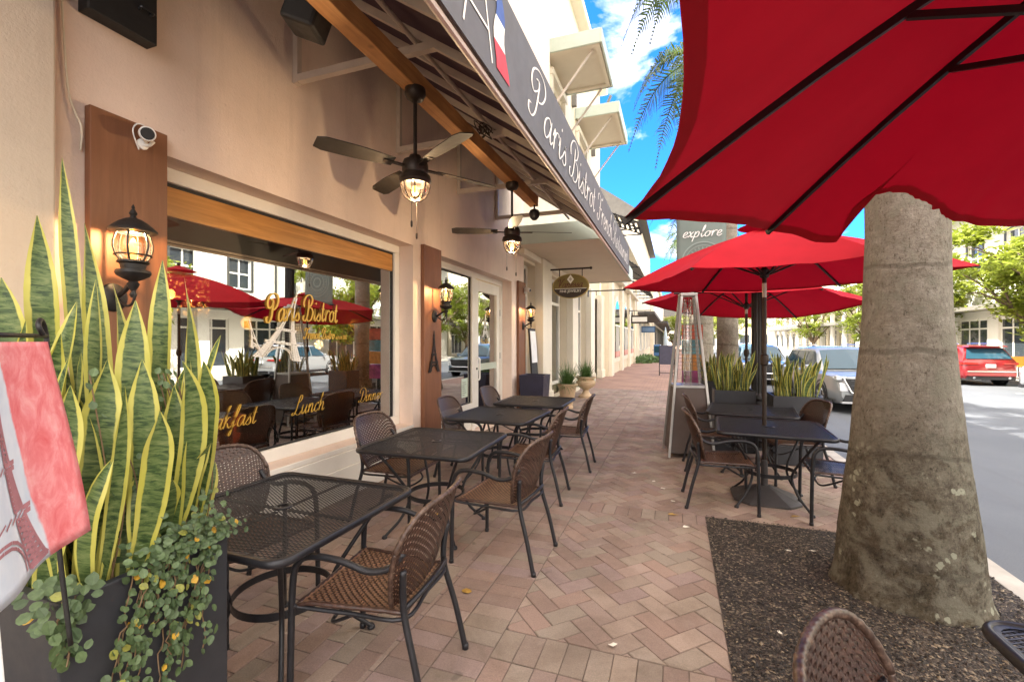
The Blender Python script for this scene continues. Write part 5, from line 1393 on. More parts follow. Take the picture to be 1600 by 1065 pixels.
# ------------------------------------------------------------------ palms
def barkmat():
    t = NT('palm_bark'); v = t.coord('Object'); sp = t.new('ShaderNodeSeparateXYZ'); t.L(v, sp.inputs[0])
    n1 = t.noise(v, 3.2, 6, .68, .6); n2 = t.noise(v, 16, 6, .75); n3 = t.noise(v, 7.5, 5, .7, .4)
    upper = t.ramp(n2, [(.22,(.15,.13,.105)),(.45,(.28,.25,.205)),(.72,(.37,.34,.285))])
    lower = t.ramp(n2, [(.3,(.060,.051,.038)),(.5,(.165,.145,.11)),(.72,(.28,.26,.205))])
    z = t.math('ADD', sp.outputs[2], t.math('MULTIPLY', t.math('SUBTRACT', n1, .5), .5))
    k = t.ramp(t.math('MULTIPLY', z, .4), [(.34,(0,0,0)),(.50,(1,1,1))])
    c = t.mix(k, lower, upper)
    sk_ = t.ramp(t.noise(t.coord('Object',(1,1,.55)), 62, 8, .8), [(.36,(.30,.28,.25)),(.45,(.92,.92,.92)),(.58,(1.02,1.02,1.02)),(.68,(1.45,1.45,1.42))]); c = t.mix(1.0, c, sk_, 'MULTIPLY')
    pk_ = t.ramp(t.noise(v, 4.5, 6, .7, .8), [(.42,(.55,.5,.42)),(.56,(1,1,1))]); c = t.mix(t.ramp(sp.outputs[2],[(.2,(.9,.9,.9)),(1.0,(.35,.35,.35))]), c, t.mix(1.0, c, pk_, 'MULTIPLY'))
    moss = t.ramp(n3, [(.50,(0,0,0)),(.60,(.65,.65,.65))]); c = t.mix(moss, c, (.235,.225,.175))
    vo = t.new('ShaderNodeTexVoronoi', i={'Scale':19.0}); wv = t.new('ShaderNodeVectorMath', operation='ADD'); t.L(v, wv.inputs[0]); nzv = t.new('ShaderNodeTexNoise', i={'Scale':30.0,'Detail':3}); t.L(v, nzv.inputs['Vector']); scv = t.new('ShaderNodeVectorMath', operation='SCALE'); t.L(nzv.outputs['Color'], scv.inputs[0]); scv.inputs['Scale'].default_value = .05; t.L(scv.outputs[0], wv.inputs[1]); t.L(wv.outputs[0], vo.inputs['Vector'])
    spots = t.math('MULTIPLY', t.ramp(vo.outputs['Distance'], [(.30,(1,1,1)),(.36,(0,0,0))]), t.ramp(t.noise(v, 4.6, 4), [(.56,(0,0,0)),(.60,(.8,.8,.8))]))
    low = t.ramp(sp.outputs[2], [(.75,(1,1,1)),(1.0,(0,0,0))])
    c = t.mix(t.math('MULTIPLY', spots, low), c, (.42,.43,.33))
    w_ = t.new('ShaderNodeTexWave', wave_type='BANDS', bands_direction='Z', i={'Scale':.55,'Distortion':2.2,'Detail':4,'Detail Scale':1.6}); t.L(v, w_.inputs['Vector'])
    ring = t.ramp(w_.outputs['Fac'], [(.988,(0,0,0)),(.999,(.35,.35,.35))]); c = t.mix(ring, c, (.045,.035,.026))
    t.set(Base_Color=c, Roughness=.9, Specular_IOR_Level=.2)
    hh = t.math('ADD', t.math('MULTIPLY', n2, .8), t.math('MULTIPLY', t.math('SUBTRACT', 1, ring), .8)); t.bump(t.math('ADD', hh, t.math('MULTIPLY', t.noise(v, 62, 8, .8), .9)), 1.0, .02); return t.m
M['bark'] = barkmat()
def trunk_mb(c, prof, seed=0, n=48, zs=None):
    q = MB(); vs = []; N_ = 90; zt = prof[-1][1]
    def rad(z):
        for (r0,z0),(r1,z1) in zip(prof, prof[1:]):
            if z0 <= z <= z1: t = (z-z0)/(z1-z0); t = t*t*(3-2*t) if False else t; return r0+(r1-r0)*t
        return prof[-1][0]
    for i in range(N_+1):
        z = zt*(i/N_)**1.5
        for k in range(n):
            a = 2*PI*k/n; r_ = rad(z)*(1+.035*noise.noise((math.cos(a)*1.5,math.sin(a)*1.5,z*1.2+seed))+.014*noise.noise((math.cos(a)*6,math.sin(a)*6,z*5+seed))+.007*noise.noise((math.cos(a)*1.2,math.sin(a)*1.2,z*17+seed)))
            if z < .25: r_ *= 1+(.25-z)*.35*noise.noise((math.cos(a)*2.5,math.sin(a)*2.5,seed+4))
            vs.append((c[0]+r_*math.cos(a), c[1]+r_*math.sin(a), z-.02))
    q.add(vs, [(i*n+k,i*n+(k+1) % n,(i+1)*n+(k+1) % n,(i+1)*n+k) for i in range(N_) for k in range(n)]); return q
M['frond'] = leafmat('palm_frond',(.035,.075,.018),(.11,.16,.030),.4)
def frond(mb, p0, heading, L, rise, droop, rr, lw=.020, ll=.62):
    P = []; n = 16
    for i in range(n+1):
        t = i/n; P.append(Vector(p0)+Vector((math.cos(heading),math.sin(heading),0))*(L*t*(1-.18*t))+Vector((0,0,rise*t-droop*t*t)))
    mb.tube(P, [.022*(1-i/n)+.004 for i in range(n+1)], 5)
    m = 52
    for k in range(4, m):
        t = k/m; f = t*n; i = min(int(f), n-1); p = P[i].lerp(P[i+1], f-i); d = (P[i+1]-P[i]).normalized()
        sd = d.cross(Vector((0,0,1))).normalized(); l = ll*max(.02,math.sin(min(1,t*1.02+.10)*PI))**.6*rr.uniform(.8,1.1)
        for s_ in (-1,1):
            dr = (sd*s_*.85+d*.5+Vector((0,0,rr.uniform(-.2,.35)))).normalized(); e = p+dr*l*.55; e2 = p+dr*l+Vector((0,0,-l*rr.uniform(.25,.6)))
            w_ = d*lw; mb.add([p-w_,p+w_,e-w_*.9,e+w_*.9,e2], [(0,1,3,2),(2,3,4)])
def palm(c, prof, label, seed, nf=13, L=2.6, full=True):
    t_ = thing('palm_tree', label, 'palm tree', (c[0],c[1],0), 'palms along the kerb')
    trunk_mb(c, prof, seed).build('trunk', M['bark'], t_, smooth=True)
    rr = random.Random(seed); z = prof[-1][1]
    q = MB(); q.lathe([(prof[-1][0],-.05),(prof[-1][0]*1.15,.2),(prof[-1][0]*.8,.9),(.06,1.5)],(c[0],c[1],z),16); q.build('crown_shaft', pmat('crownshaft_green',(.13,.2,.06),.5,.15,4), t_, smooth=True)
    q = MB()
    for k in range(nf): frond(q, (c[0],c[1],z+1.35), k*2.399+rr.uniform(-.2,.2), L*rr.uniform(.85,1.1), rr.uniform(.5,1.9), rr.uniform(1.7,3.2), rr)
    q.build('fronds', M['frond'], t_)
    return t_
palm((1.36,3.52),[(.405,0),(.375,.08),(.355,.30),(.325,.60),(.29,.9),(.255,1.25),(.225,1.6),(.208,2.2),(.19,4),(.18,7.2)],'near palm with a thick flared grey trunk rising through the torn umbrella hem',1)
palm((.96,9.8),[(.34,0),(.26,.3),(.20,1.0),(.185,2.5),(.17,8.2)],'smooth grey palm behind the lamp post, its fronds hanging against the sky',2,20,2.6)
palm((.73,13.0),[(.36,0),(.28,.4),(.22,1.2),(.20,2.8),(.17,7.6)],'grey palm farther off, seen beside the heater top',6,14,2.6)
for k,(x,y) in enumerate(((.9,20.5),(.9,27))):
    palm((x,y),[(.3,0),(.22,.5),(.19,2),(.16,6.0)],('distant palm beyond the second palm in the row','most distant palm of the kerbside row')[k],7+k,12,2.4)
# ------------------------------------------------------------------ neighbouring shops on the left
def opening(parent, x, y0, y1, z0, z1, frame, glass, nm=0, transom=None, w=.07, name='window', bars=0):
    """frame with mullions and one pane, set in the plane x (facing +X)"""
    q = MB()
    q.box(x-.04,x+.04,y0,y1,z1-w,z1); q.box(x-.04,x+.04,y0,y1,z0,z0+w); q.box(x-.04,x+.04,y0,y0+w,z0+w,z1-w); q.box(x-.04,x+.04,y1-w,y1,z0+w,z1-w)
    ys = [y0+(y1-y0)*(i+1)/(nm+1) for i in range(nm)]
    for y in ys: q.box(x-.035,x+.035,y-w/2,y+w/2,z0+w,z1-w)
    zt = ([transom] if transom else [])+[z0+(z1-z0)*(i+1)/(bars+1) for i in range(bars)]
    for z in zt:
        e = [y0+w]+[b for y in ys for b in (y-w/2,y+w/2)]+[y1-w]
        for a, b_ in zip(e[::2], e[1::2]): q.box(x-.035,x+.035,a,b_,z-w/2,z+w/2)
    f = sub(q.build(name, frame, parent))
    q = MB(); q.box(x-.012,x-.006,y0+w*.5,y1-w*.5,z0+w*.5,z1-w*.5); q.build('pane', glass, f)
    return f
M['dimshop'] = pmat('dim_shop',(.20,.17,.11),.8,.4,1.2,bump=0)
nb = thing('jewelry_shop','cream shopfront with pilasters and glazed doors under a flat white canopy, beyond the bistro','building',(-3.1,13,0))
holes = [(9.41,10.25,.0,3.30),(11.05,13.55,0,3.30),(14.35,16.7,0,3.30),(17.5,19.9,0,3.30)]
q = MB(); q.facade(-3.1, 9.405, 20.0, 0, 12.2, [(9.41,10.25,.0,3.30)]+holes[1:]+[(11.6,12.9,6.1,8.3),(15.0,16.4,6.1,8.3)], .25)
q.build('wall', M['cream'], nb)
for y0_,y1_ in ((10.25,11.05),(13.55,14.35),(16.7,17.5),(19.2,20.0)):
    q = MB(); q.box(-3.098,-2.90,y0_,y1_,0,3.48); q.box(-3.098,-2.86,y0_-.03,y1_+.03,0,.32); q.build('pilaster', M['creamlight'], nb, bevel=.01)
opening(nb,-3.33,9.42,10.25,.10,3.30,M['white'],M['glassfar'],0,2.62)
for a in (11.05,14.35,17.5):
    opening(nb,-3.33,a+.02,a+1.15,.02,3.30,M['white'],M['glassfar'],0,2.55,.10,'door'); opening(nb,-3.33,a+1.17,a+2.38,.30,3.30,M['white'],M['glassfar'],0,2.62,.08)
q = MB(); q.box(-5.2,-3.42,9.42,19.9,0,3.4); q.build('shop_interior', M['dimshop'], nb)
q = MB(); q.box(-3.095,-1.36,8.62,15.2,3.50,3.54); 
cnp = sub(q.build('flat_canopy', M['soffit'], nb))
q = MB(); q.box(-1.36,-1.30,8.60,15.25,3.47,3.84); q.box(-3.09,-1.36,8.58,8.62,3.47,3.84); q.box(-3.09,-1.36,15.2,15.24,3.47,3.84); q.box(-3.09,-1.36,8.62,15.2,3.76,3.80); q.build('fascia', M['sage'], cnp, bevel=.008)
q = MB(); q.box(-3.095,-2.95,9.0,15.2,3.36,3.498); q.build('cornice', M['creamlight'], nb, bevel=.02)
for y0_,y1_,y2_ in ((11.6,12.9,0),(15.0,16.4,0)):
    opening(nb,-3.3,y0_,y1_,6.1,8.3,M['darkframe'],M['glassfar'],1,None,.06,'window',2)
    q = MB(); q.box(-3.097,-2.99,y0_-.18,y0_-.01,6.0,8.45); q.box(-3.097,-2.99,y1_+.01,y1_+.18,6.0,8.45); q.box(-3.097,-2.96,y0_-.2,y1_+.2,8.45,8.62); q.box(-3.097,-2.95,y0_-.2,y1_+.2,5.85,6.0); q.build('window_surround', M['creamlight'], nb, bevel=.01)
def hood(y0_,y1_,z,xo,label):
    t_ = thing('window_hood', label, 'canopy', (-3.1,(y0_+y1_)/2,z), 'pale green metal hoods high on the wall')
    q = MB(); q.box(-3.09,xo,y0_,y1_,z+.05,z+.09); q.build('soffit_panel', M['soffit'], t_)
    q = MB(); q.box(xo,xo+.05,y0_-.04,y1_+.04,z-.02,z+.33); q.box(-3.09,xo,y0_-.05,y0_,z-.02,z+.33); q.box(-3.09,xo,y1_,y1_+.05,z-.02,z+.33)
    q.box(-3.09,xo,y0_,y1_,z+.24,z+.28); q.build('fascia', M['sage'], t_, bevel=.008)
    q = MB(); q.box(-2.98,xo-.02,y0_+.02,y0_+.14,z-.01,z+.05); q.box(-2.98,xo-.02,y1_-.14,y1_-.02,z-.01,z+.05); q.box(xo-.14,xo-.02,y0_+.14,y1_-.14,z-.01,z+.05); q.build('soffit_rail', M['soffit'], t_)
    for y in (y0_+.30,y1_+.02):
        q = MB(); q.tube([(-3.08,y,z-1.35),(xo-.25,y,z+.02)],.032,8); q.build('brace', M['frametube'], t_)
hood(11.15,13.2,8.82,-1.72,'larger pale green metal hood nearest the top of the awning, seen from below')
hood(14.8,17.3,8.85,-1.72,'smaller pale green metal hood, the second one along the wall')
q = MB(); q.box(-3.3,-2.75,9.4,20.0,12.2,12.45); q.build('cornice', M['creamlight'], nb, bevel=.03)
# small roof brackets and a gable roof farther on
for i,(y,z) in enumerate(((10.9,11.2),(14.3,10.9),(17.9,10.7))):
    q = MB(); q.tube(smooth_path([(-3.08,y,z-1.7),(-2.95,y,z-.9),(-2.6,y,z-.2),(-2.35,y,z+.35)],5),.06,8); q.box(-3.09,-2.95,y-.07,y+.07,z-1.9,z-.2); q.build('roof_bracket', M['eave'], nb)
ar = thing('arcade_building','cream building with pointed arch window and dark louvred awnings farther along the pavement','building',(-2.75,27,0))
def arch(yc, w, z0, zs, zt, n=8):
    P = [(yc-w/2,z0),(yc+w/2,z0),(yc+w/2,zs)]
    for i in range(1,n): t = i/n; P.append((yc+w/2*(1-t)**.6 if False else yc+w/2*math.cos(t*PI/2), zs+(zt-zs)*math.sin(t*PI/2)**1.0))
    P.append((yc,zt))
    for i in range(n-1,0,-1): t = i/n; P.append((yc-w/2*math.cos(t*PI/2), zs+(zt-zs)*math.sin(t*PI/2)))
    P.append((yc-w/2,zs)); return P
q = MB(); q.box(-8,-2.75,20.02,34,0,6.6); q.build('wall', M['cream'], ar)
for yc in (22.6,26.6,30.6):
    q = MB(); q.prism(arch(yc,2.3,.55,2.3,3.75),'x',-2.749,-2.66); f = sub(q.build('window', M['creamlight'], ar))
    q = MB(); q.prism(arch(yc,1.9,.75,2.25,3.5),'x',-2.66,-2.645); q.build('pane', M['glassfar'], f)
    q = MB()
    for d in (-.45,0,.45): q.box(-2.645,-2.62,yc+d-.04,yc+d+.04,.75,2.25)
    q.box(-2.645,-2.62,yc-.95,yc+.95,2.25,2.33); q.build('mullion', M['white'], f)
    q = MB(); q.box(-2.64,-2.625,yc-.9,yc+.9,.78,1.05); q.build('sill_box', pmat('coral_flowers',(.55,.20,.15),.8,.3,15,bump=0), f)
for y in (20.5,24.6,28.6,32.8):
    q = MB(); q.box(-2.749,-2.58,y-.35,y+.35,0,4.4); q.build('pilaster', M['creamlight'], ar, bevel=.015)
q = MB(); q.box(-2.749,-2.45,20.03,34.0,4.42,4.7); q.box(-2.9,-2.3,20.03,34.1,6.6,6.85); q.build('cornice', M['creamlight'], ar, bevel=.03)
def louvre(y0_,y1_,z,label,xo=-1.5,xi=-2.6):
    t_ = thing('louvred_awning', label, 'awning', (xi,(y0_+y1_)/2,z), 'dark louvred awnings farther along the pavement')
    for k in range(9):
        f = k/8; q = MB(); x_ = xi+.04+(xo-xi-.04)*f; q.bar((x_,y0_,z+.75-.75*f),(x_,y1_,z+.75-.75*f),.11,.012); q.build('slat', M['darkframe'], t_)
    for y in (y0_,(y0_+y1_)/2,y1_):
        q = MB(); q.bar((xi+.03,y,z+.72),(xo,y,z-.03),.04,.05); q.bar((xi+.03,y,z-.02),(xo,y,z-.04),.04,.05); q.build('bracket', M['darkmetal'], t_)
louvre(20.2,27.8,4.75,'long dark louvred awning over the pointed arch windows'); louvre(29,33.5,4.6,'shorter dark louvred awning past the pointed arch windows'); 
louvre(17.9,20.0,6.1,'dark slatted awning high on the wall beside the red umbrella corner',-1.35,-3.1)
gb = thing('gabled_building','tall cream building with dark eaves closing the row of shops','building',(-2.6,40,0))
q = MB(); q.box(-9,-2.6,34.02,52,0,10.6); q.build('wall', M['cream'], gb)
q = MB(); q.prism([(-9.2,10.6),(-2.0,10.6),(-5.6,13.2)],'y',33.8,52.2); q.build('roof', M['darkroof'], gb)
for i in range(4):
    y = 36+i*4.2
    for z0_,z1_ in ((.8,3.2),(5.2,7.4),):
        opening(gb,-2.57,y,y+1.7,z0_,z1_,M['white'],M['glassfar'],1,None,.08)
q = MB(); q.box(-2.599,-1.4,34.5,51,3.5,3.7); q.build('canopy', M['darkroof'], gb)
g2 = thing('far_building','pale far building at the end of the left hand row of shops','building',(-2.2,70,0))
q = MB(); q.box(-9,-2.2,52.02,95,0,8.2); q.box(-9,-1.9,52.02,95,8.2,8.6); q.build('wall', M['creamlight'], g2)
for i in range(8):
    opening(g2,-2.17,54+i*5,56.5+i*5,.4,3.2,M['darkframe'],M['glassfar'],1)
q = MB(); q.box(-2.199,-.8,52.5,94,3.5,3.75); q.build('canopy', M['darkroof'], g2)

# hanging signs
def hang_sign(y, z, label, draw, arm=1.0, x0=-2.9):
    t_ = thing('hanging_sign', label, 'sign', (x0,y,z))
    q = MB(); q.box(x0,x0+.03,y-.06,y+.06,z-.20,z+.12); q.build('wall_plate', M['bronze'], t_)
    q = MB(); q.bar((x0+.03,y,z),(x0+arm,y,z),.03,.04); q.sphere((x0+arm+.02,y,z),.035,8,6); q.build('arm', M['bronze'], t_)
    draw(t_, y, z, x0); return t_
def vdraw(t_, y, z, x0):
    cx, cz = x0+.55, z-.42; a, b_ = .455, .30
    EL_ = lambda k: [(cx+a*k*math.cos(i*PI/24), cz+b_*k*math.sin(i*PI/24)) for i in range(48)]
    for d in (-.28,.28):
        q = MB(); q.bar((cx+d,y,z-.02),(cx+d,y,cz+b_*.72),.02,.02); q.build('hanger', M['bronze'], t_)
    q = MB(); q.prism(EL_(1),'y',y-.03,y+.03); q.build('rim', pmat('sign_gold_rim',(.42,.33,.12),.4,.1,8,metal=.3), t_, bevel=.006)
    q = MB(); q.prism(EL_(.94),'y',y-.036,y-.031); q.build('board', pmat('sign_olive',(.19,.14,.035),.45,.15,4,bump=0), t_)
    low = [(x,z_) for x,z_ in EL_(.94) if z_ < cz-.06]; low = sorted(low, key=lambda p: math.atan2(p[1]-cz-.0, p[0]-cx)); 
    q = MB(); q.prism([(cx-.40,cz-.065)]+[p for p in sorted(low, key=lambda p: p[0])]+[(cx+.40,cz-.065)],'y',y-.041,y-.037); q.build('lower_band', pmat('sign_dark',(.03,.018,.012),.5,.1,4,bump=0), t_)
    q = MB(); q.box(cx-.39,cx+.39,y-.043,y-.037,cz-.068,cz-.056); q.build('divider', M['letter'], t_)
    q = MB(); letters(q,'Vanessa',lambda u,v,w:(cx-.33+u,y-.038-w,cz-.03+v),.098,.30,.20,.05,fit=.62); q.build('script_lettering', pmat('sign_maroon',(.10,.02,.012),.5,.1,8,bump=0), t_)
    plain_text('lettering','FINE JEWELRY',M['letter'],.085,Matrix.Translation((cx-t_.location.x,y-.042-t_.location.y,cz-.125-t_.location.z)) @ Matrix.Rotation(R(90),4,'X'), t_, .001, 1.0)
    q = MB(); q.prism([(cx-.085,cz+.165),(cx,cz+.055),(cx+.085,cz+.165),(cx,cz+.275)],'y',y-.040,y-.037); q.build('diamond_mark', M['letter'], t_)
    q = MB(); q.prism([(cx-.04,cz+.165),(cx,cz+.115),(cx+.04,cz+.165),(cx,cz+.215)],'y',y-.042,y-.041); q.build('diamond_centre', pmat('sign_mark_grey',(.45,.42,.36),.5,.1,8,bump=0), t_)
hang_sign(10.9,3.30,'oval olive hanging sign reading Vanessa over the jewelry shop door',vdraw,1.02,-2.94)
hang_sign(16.0,3.30,'bare dark sign arm projecting past the oval sign',lambda t_,y,z,x0: MB().bar((x0+.3,y,z-.02),(x0+.3,y,z-.16),.02,.02).build('hanger', M['bronze'], t_),1.25,-2.9)
def bdraw(m, body):
    def f(t_, y, z, x0):
        cx, cz = x0+.62, z-.52
        for d in (-.3,.3):
            q = MB(); q.bar((cx+d,y,z-.02),(cx+d,y,cz+.22),.02,.02); q.build('hanger', M['bronze'], t_)
        q = MB(); q.box(cx-.5,cx+.5,y-.03,y+.03,cz-.24,cz+.24); q.build('board', m, t_, bevel=.01)
        q = MB(); q.box(cx-.42,cx+.42,y-.034,y-.031,cz-.14,cz+.14); q.build('face', body, t_)
    return f
hang_sign(28.0,3.35,'small dark hanging sign with pale panel beyond the pointed arch window',bdraw(M['bronze'],M['letter']),1.2,-2.6)
hang_sign(36.0,2.95,'blue hanging sign farther along the row of shops',bdraw(pmat('sign_blue',(.04,.09,.18),.5,.1,5),pmat('sign_blue_pale',(.12,.2,.33),.5,.1,5)),1.3,-2.55)
# street bits at the far end of the pavement
def rounded_bush(c, r, n, m, label, cat, seed, group=None, flat=.7):
    rr = random.Random(seed); q = MB()
    for i in range(n):
        d = Vector((rr.gauss(0,1),rr.gauss(0,1),rr.gauss(0,1))).normalized()*r*rr.uniform(.5,1.05); d.z = abs(d.z)*flat
        p = Vector(c)+d; a = Vector((rr.gauss(0,1),rr.gauss(0,1),rr.gauss(0,1))).normalized(); b_ = a.orthogonal().normalized(); s_ = rr.uniform(.05,.10)
        q.add([p-a*s_*1.6,p+b_*s_*.6,p+a*s_*1.6,p-b_*s_*.6],[(0,1,2,3)])
    q.tube([(c[0],c[1],c[2]-.02),(c[0],c[1],c[2]+r*.5)],.03,6)
    return tag(q.build('shrub', m), label, cat, group)
M['shrub'] = leafmat('shrub_leaf',(.05,.11,.03),(.12,.20,.06),.25)
for k,(x,y,l) in enumerate(((-2.2,33,'low green shrub at the foot of the far shopfront'),(-1.6,34.5,'second low green shrub at the edge of the far planting strip'),(-2.1,36.2,'low shrub farthest along the planting strip'))):
    rounded_bush((x,y,0),.75,420,M['shrub'],l,'shrub',40+k,'shrubs by the far shopfronts')
for k,(y,c) in enumerate(((39.0,(.05,.14,.32)),(39.9,(.20,.36,.40)),(40.8,(.5,.5,.48)))):
    t_ = thing('newspaper_box', ('deep blue newspaper box by the far shops','pale teal newspaper box beside the blue one','whitish newspaper box at the end of the row of boxes')[k], 'newspaper box', (-1.4,y,0), 'newspaper boxes by the far shops')
    q = MB(); q.box(-1.65,-1.15,y-.32,y+.32,.35,1.25); q.build('box', pmat('news_box',c,.5,.1,5,bump=0), t_, bevel=.03)
    q = MB(); q.box(-1.6,-1.2,y-.335,y-.322,.62,1.12); q.build('window', M['carglass'], t_)
    q = MB(); q.box(-1.55,-1.25,y-.2,y+.2,0,.35); q.build('stand', M['darkmetal'], t_)
cu = thing('closed_umbrella','folded pale blue umbrella far along the pavement','umbrella',(-.9,47,0))
q = MB(); q.lathe([(.05,.9),(.22,1.1),(.16,2.0),(.05,2.8),(.01,2.9)],(-.9,47,0),10); q.build('canopy', pmat('pale_blue_cloth',(.45,.55,.62),.8,.1,4), cu, smooth=True)
q = MB(); q.tube([(-.9,47,0),(-.9,47,1)],.03,8); q.lathe([(.25,0),(.25,.06),(.04,.08)],(-.9,47,0),12); q.build('pole', M['darkmetal'], cu)
for k,(x,y) in enumerate(((-1.5,43),(-1.3,45.2),(-.6,49))):
    t_ = thing('cafe_table','small dark cafe table far along the pavement','table',(x,y,0),'dark cafe tables far along the pavement')
    q = MB(); q.lathe([(.45,.72),(.45,.75)],(x,y,0),16); q.build('tabletop', M['darkmetal'], t_); q = MB(); q.tube([(x,y,.0),(x,y,.72)],.04,8); q.lathe([(.28,0),(.05,.05)],(x,y,0),12); q.build('column', M['darkmetal'], t_)
af = thing('easel_sign','framed pavement sign standing on the far pavement left of the heater','sign',(-.35,21.5,0))
q = MB()
for s_ in (-.32,.32): q.bar((-.35+s_,21.5,0),(-.35+s_,21.5,1.35),.035,.035)
q.bar((-.67,21.5,.12),(-.03,21.5,.12),.03,.03); q.build('frame', M['blackmetal'], af)
q = MB(); q.box(-.66,-.04,21.47,21.5,.5,1.35); q.build('panel', pmat('slate_panel',(.06,.06,.10),.6,.2,5), af)
# colourful display seen through the heater
ps = thing('display_banner','colourful poster stand seen through the wires of the heater','poster stand',(.32,9.5,0))
q = MB(); q.tube([(.32,9.52,0),(.32,9.52,1.9)],.015,8); q.lathe([(.2,0),(.2,.02),(.03,.04)],(.32,9.52,0),14); q.build('pole', M['steel'], ps)
for k,(z0_,z1_,c) in enumerate(((1.58,1.86,(.55,.12,.07)),(1.30,1.57,(.10,.28,.34)),(.98,1.29,(.62,.28,.06)),(.62,.97,(.35,.05,.22)))):
    q = MB(); q.box(.12,.50,9.48,9.50,z0_,z1_); q.build('print', pmat('display_print',c,.6,.4,9,bump=0), ps)

# ------------------------------------------------------------------ opposite side of the street
def opp(name, label, x, y0, y1, h, mwall, rows, wid, step, frame, gap0=1.2, hts=1.9, ground=True, parent=None, bars=1):
    t_ = thing(name, label, 'building', (x,(y0+y1)/2,-.2))
    wins = []; y = y0+gap0
    while y+wid < y1-.5:
        for z in rows: wins.append((y,y+wid,z,z+hts))
        y += step
    gh = []
    if ground:
        y = y0+.8
        while y+3.2 < y1-.3: gh.append((y,y+3.0,.0,2.9)); y += 4.0
    q = MB(); q.facade(x, y0, y1, -.3, h, wins+gh, .22, -1); q.add([(x,y0,-.3),(x+9,y0,-.3),(x+9,y0,h),(x,y0,h)],[(0,1,2,3)]); q.add([(x,y1,-.3),(x+9,y1,-.3),(x+9,y1,h),(x,y1,h)],[(3,2,1,0)]); q.box(x+.3,x+9,y0+.01,y1-.01,-.3,h-.05)
    q.build('wall', mwall, t_)
    for a,b_,c,d in wins:
        f = opening(t_, x+.16, a+.002, b_-.002, c+.002, d-.002, frame, M['glassfar2'], 1, None, .09, 'window', bars)
        q = MB()
        for k in ((a-.14,a-.002,c-.12,d+.14),(b_+.002,b_+.14,c-.12,d+.14),(a-.002,b_+.002,d+.002,d+.14),(a-.002,b_+.002,c-.12,c-.002)): q.box(x-.05,x+.02,*k)
        q.build('window_surround', M['darkframe'], f)
    for a,b_,c,d in gh: opening(t_, x+.16, a+.002, b_-.002, c+.002, d-.002, M['white'], M['glassfar2'], 2, 2.3, .10, 'shop_window')
    return t_
def gf2():
    t = NT('street_glass'); t.set(Base_Color=(.035,.045,.055), Roughness=.06, Specular_IOR_Level=.8); return t.m
M['glassfar2'] = gf2()
b1 = opp('white_street_building','long white building across the street, mirrored in the picture window',18.3,-12,25.5,10.8,M['whitewall'],[4.7],1.5,3.4,M['white'])
q = MB(); q.box(18.0,18.6,-12,25.5,10.8,11.15); q.build('cornice', M['white'], b1, bevel=.04)
q = MB(); q.box(16.6,18.28,-11,25,3.35,3.55); q.build('flat_canopy', M['eave'], b1)
for i in range(7):
    q = MB(); y = -10+i*5.6; q.box(17.95,18.29,y-.35,y+.35,-.2,10.75); q.build('pilaster', M['white'], b1)
b2 = opp('white_eaved_building','white building with dark eaves behind the street tree and the maroon car',17.6,26.5,46,13.5,M['whitewall'],[5.6],1.5,3.6,M['white'],2.0,2.2)
q = MB(); q.prism([(15.4,9.9),(17.59,10.4),(17.59,10.75),(15.3,10.15)],'y',30.5,46.4); q.build('eave', M['eave'], b2)
q = MB()
for i in range(10): q.bar((15.6,31+i*1.6,9.95),(17.58,31+i*1.6,10.35),.12,.2)
q.build('rafter_tails', M['eave'], b2)
q = MB(); q.box(16.3,17.58,27,45.5,3.35,3.6); q.build('flat_canopy', M['eave'], b2)
q = MB(); q.prism(arch(28.6,3.0,3.9,9.0,11.4),'x',17.40,17.58); q.build('arched_panel', M['white'], b2)
b3 = opp('colonnade_building','cream building with a row of white columns far across the street',18.0,47,92,11.0,M['cream'],[5.2],1.3,3.6,M['darkframe'],1.5,2.2)
for i in range(12):
    q = MB(); y = 48+i*3.8; q.lathe([(.30,-.2),(.24,.0),(.22,6.6),(.34,6.8)],(16.4,y,0),12); q.build('column', M['white'], b3, smooth=True)
q = MB(); q.box(16.0,17.98,47.2,91,6.82,7.5); q.build('entablature', M['white'], b3)
q = MB(); q.box(15.4,17.9,47.5,91,3.2,3.5); q.build('awning', M['eave'], b3)
b4 = thing('end_building','pale building closing the far end of the street','building',(8,120,0))
q = MB(); q.box(-10,26,118,128,-.5,7.5); q.build('wall', M['creamlight'], b4)
q = MB(); q.prism([(-11,7.5),(27,7.5),(24,9.6),(-8,9.6)],'y',117,129); q.build('roof', M['darkroof'], b4)
for i in range(9):
    q = MB(); q.box(-8+i*3.7,-6+i*3.7,117.9,117.99,.4,3.0); q.build('window', M['glassfar2'], b4)

# planting island across the street (mirrored in the window) and street trees
q = MB(); q.prism([(13.0,-4),(13.9,-5),(14.0,13),(13.2,14.5),(12.2,12.5),(12.0,-2)],'z',-.5,-.16); tag(q.build('planting_island', M['concrete'], bevel=.03), kind='structure')
q = MB(); q.prism([(12.4,-3),(13.8,-4),(13.85,12.4),(12.5,11.8)],'z',-.2,-.12); tag(q.build('island_soil', M['soil']), kind='structure')
rr = random.Random(12)
q = MB()
for i in range(5200):
    x, y = rr.uniform(12.35,13.85), rr.uniform(-3.4,12.4); a = rr.uniform(0,6.28); el = rr.uniform(.5,1.3); l = rr.uniform(.22,.45)
    d = Vector((math.cos(a)*math.cos(el),math.sin(a)*math.cos(el),math.sin(el)))*l; s_ = Vector((-math.sin(a),math.cos(a),0))*.018; p = Vector((x,y,-.14))
    q.add([p-s_,p+s_,p+d*.6+s_,p+d*.6-s_,p+d],[(0,1,2,3),(3,2,4)])
tag(q.build('ground_cover', M['grassblade']), 'low green ground cover filling the island across the street', 'ground cover', kind='stuff')
M['tree'] = leafmat('street_tree_leaf',(.15,.20,.018),(.32,.37,.045),.5,.5,.6)
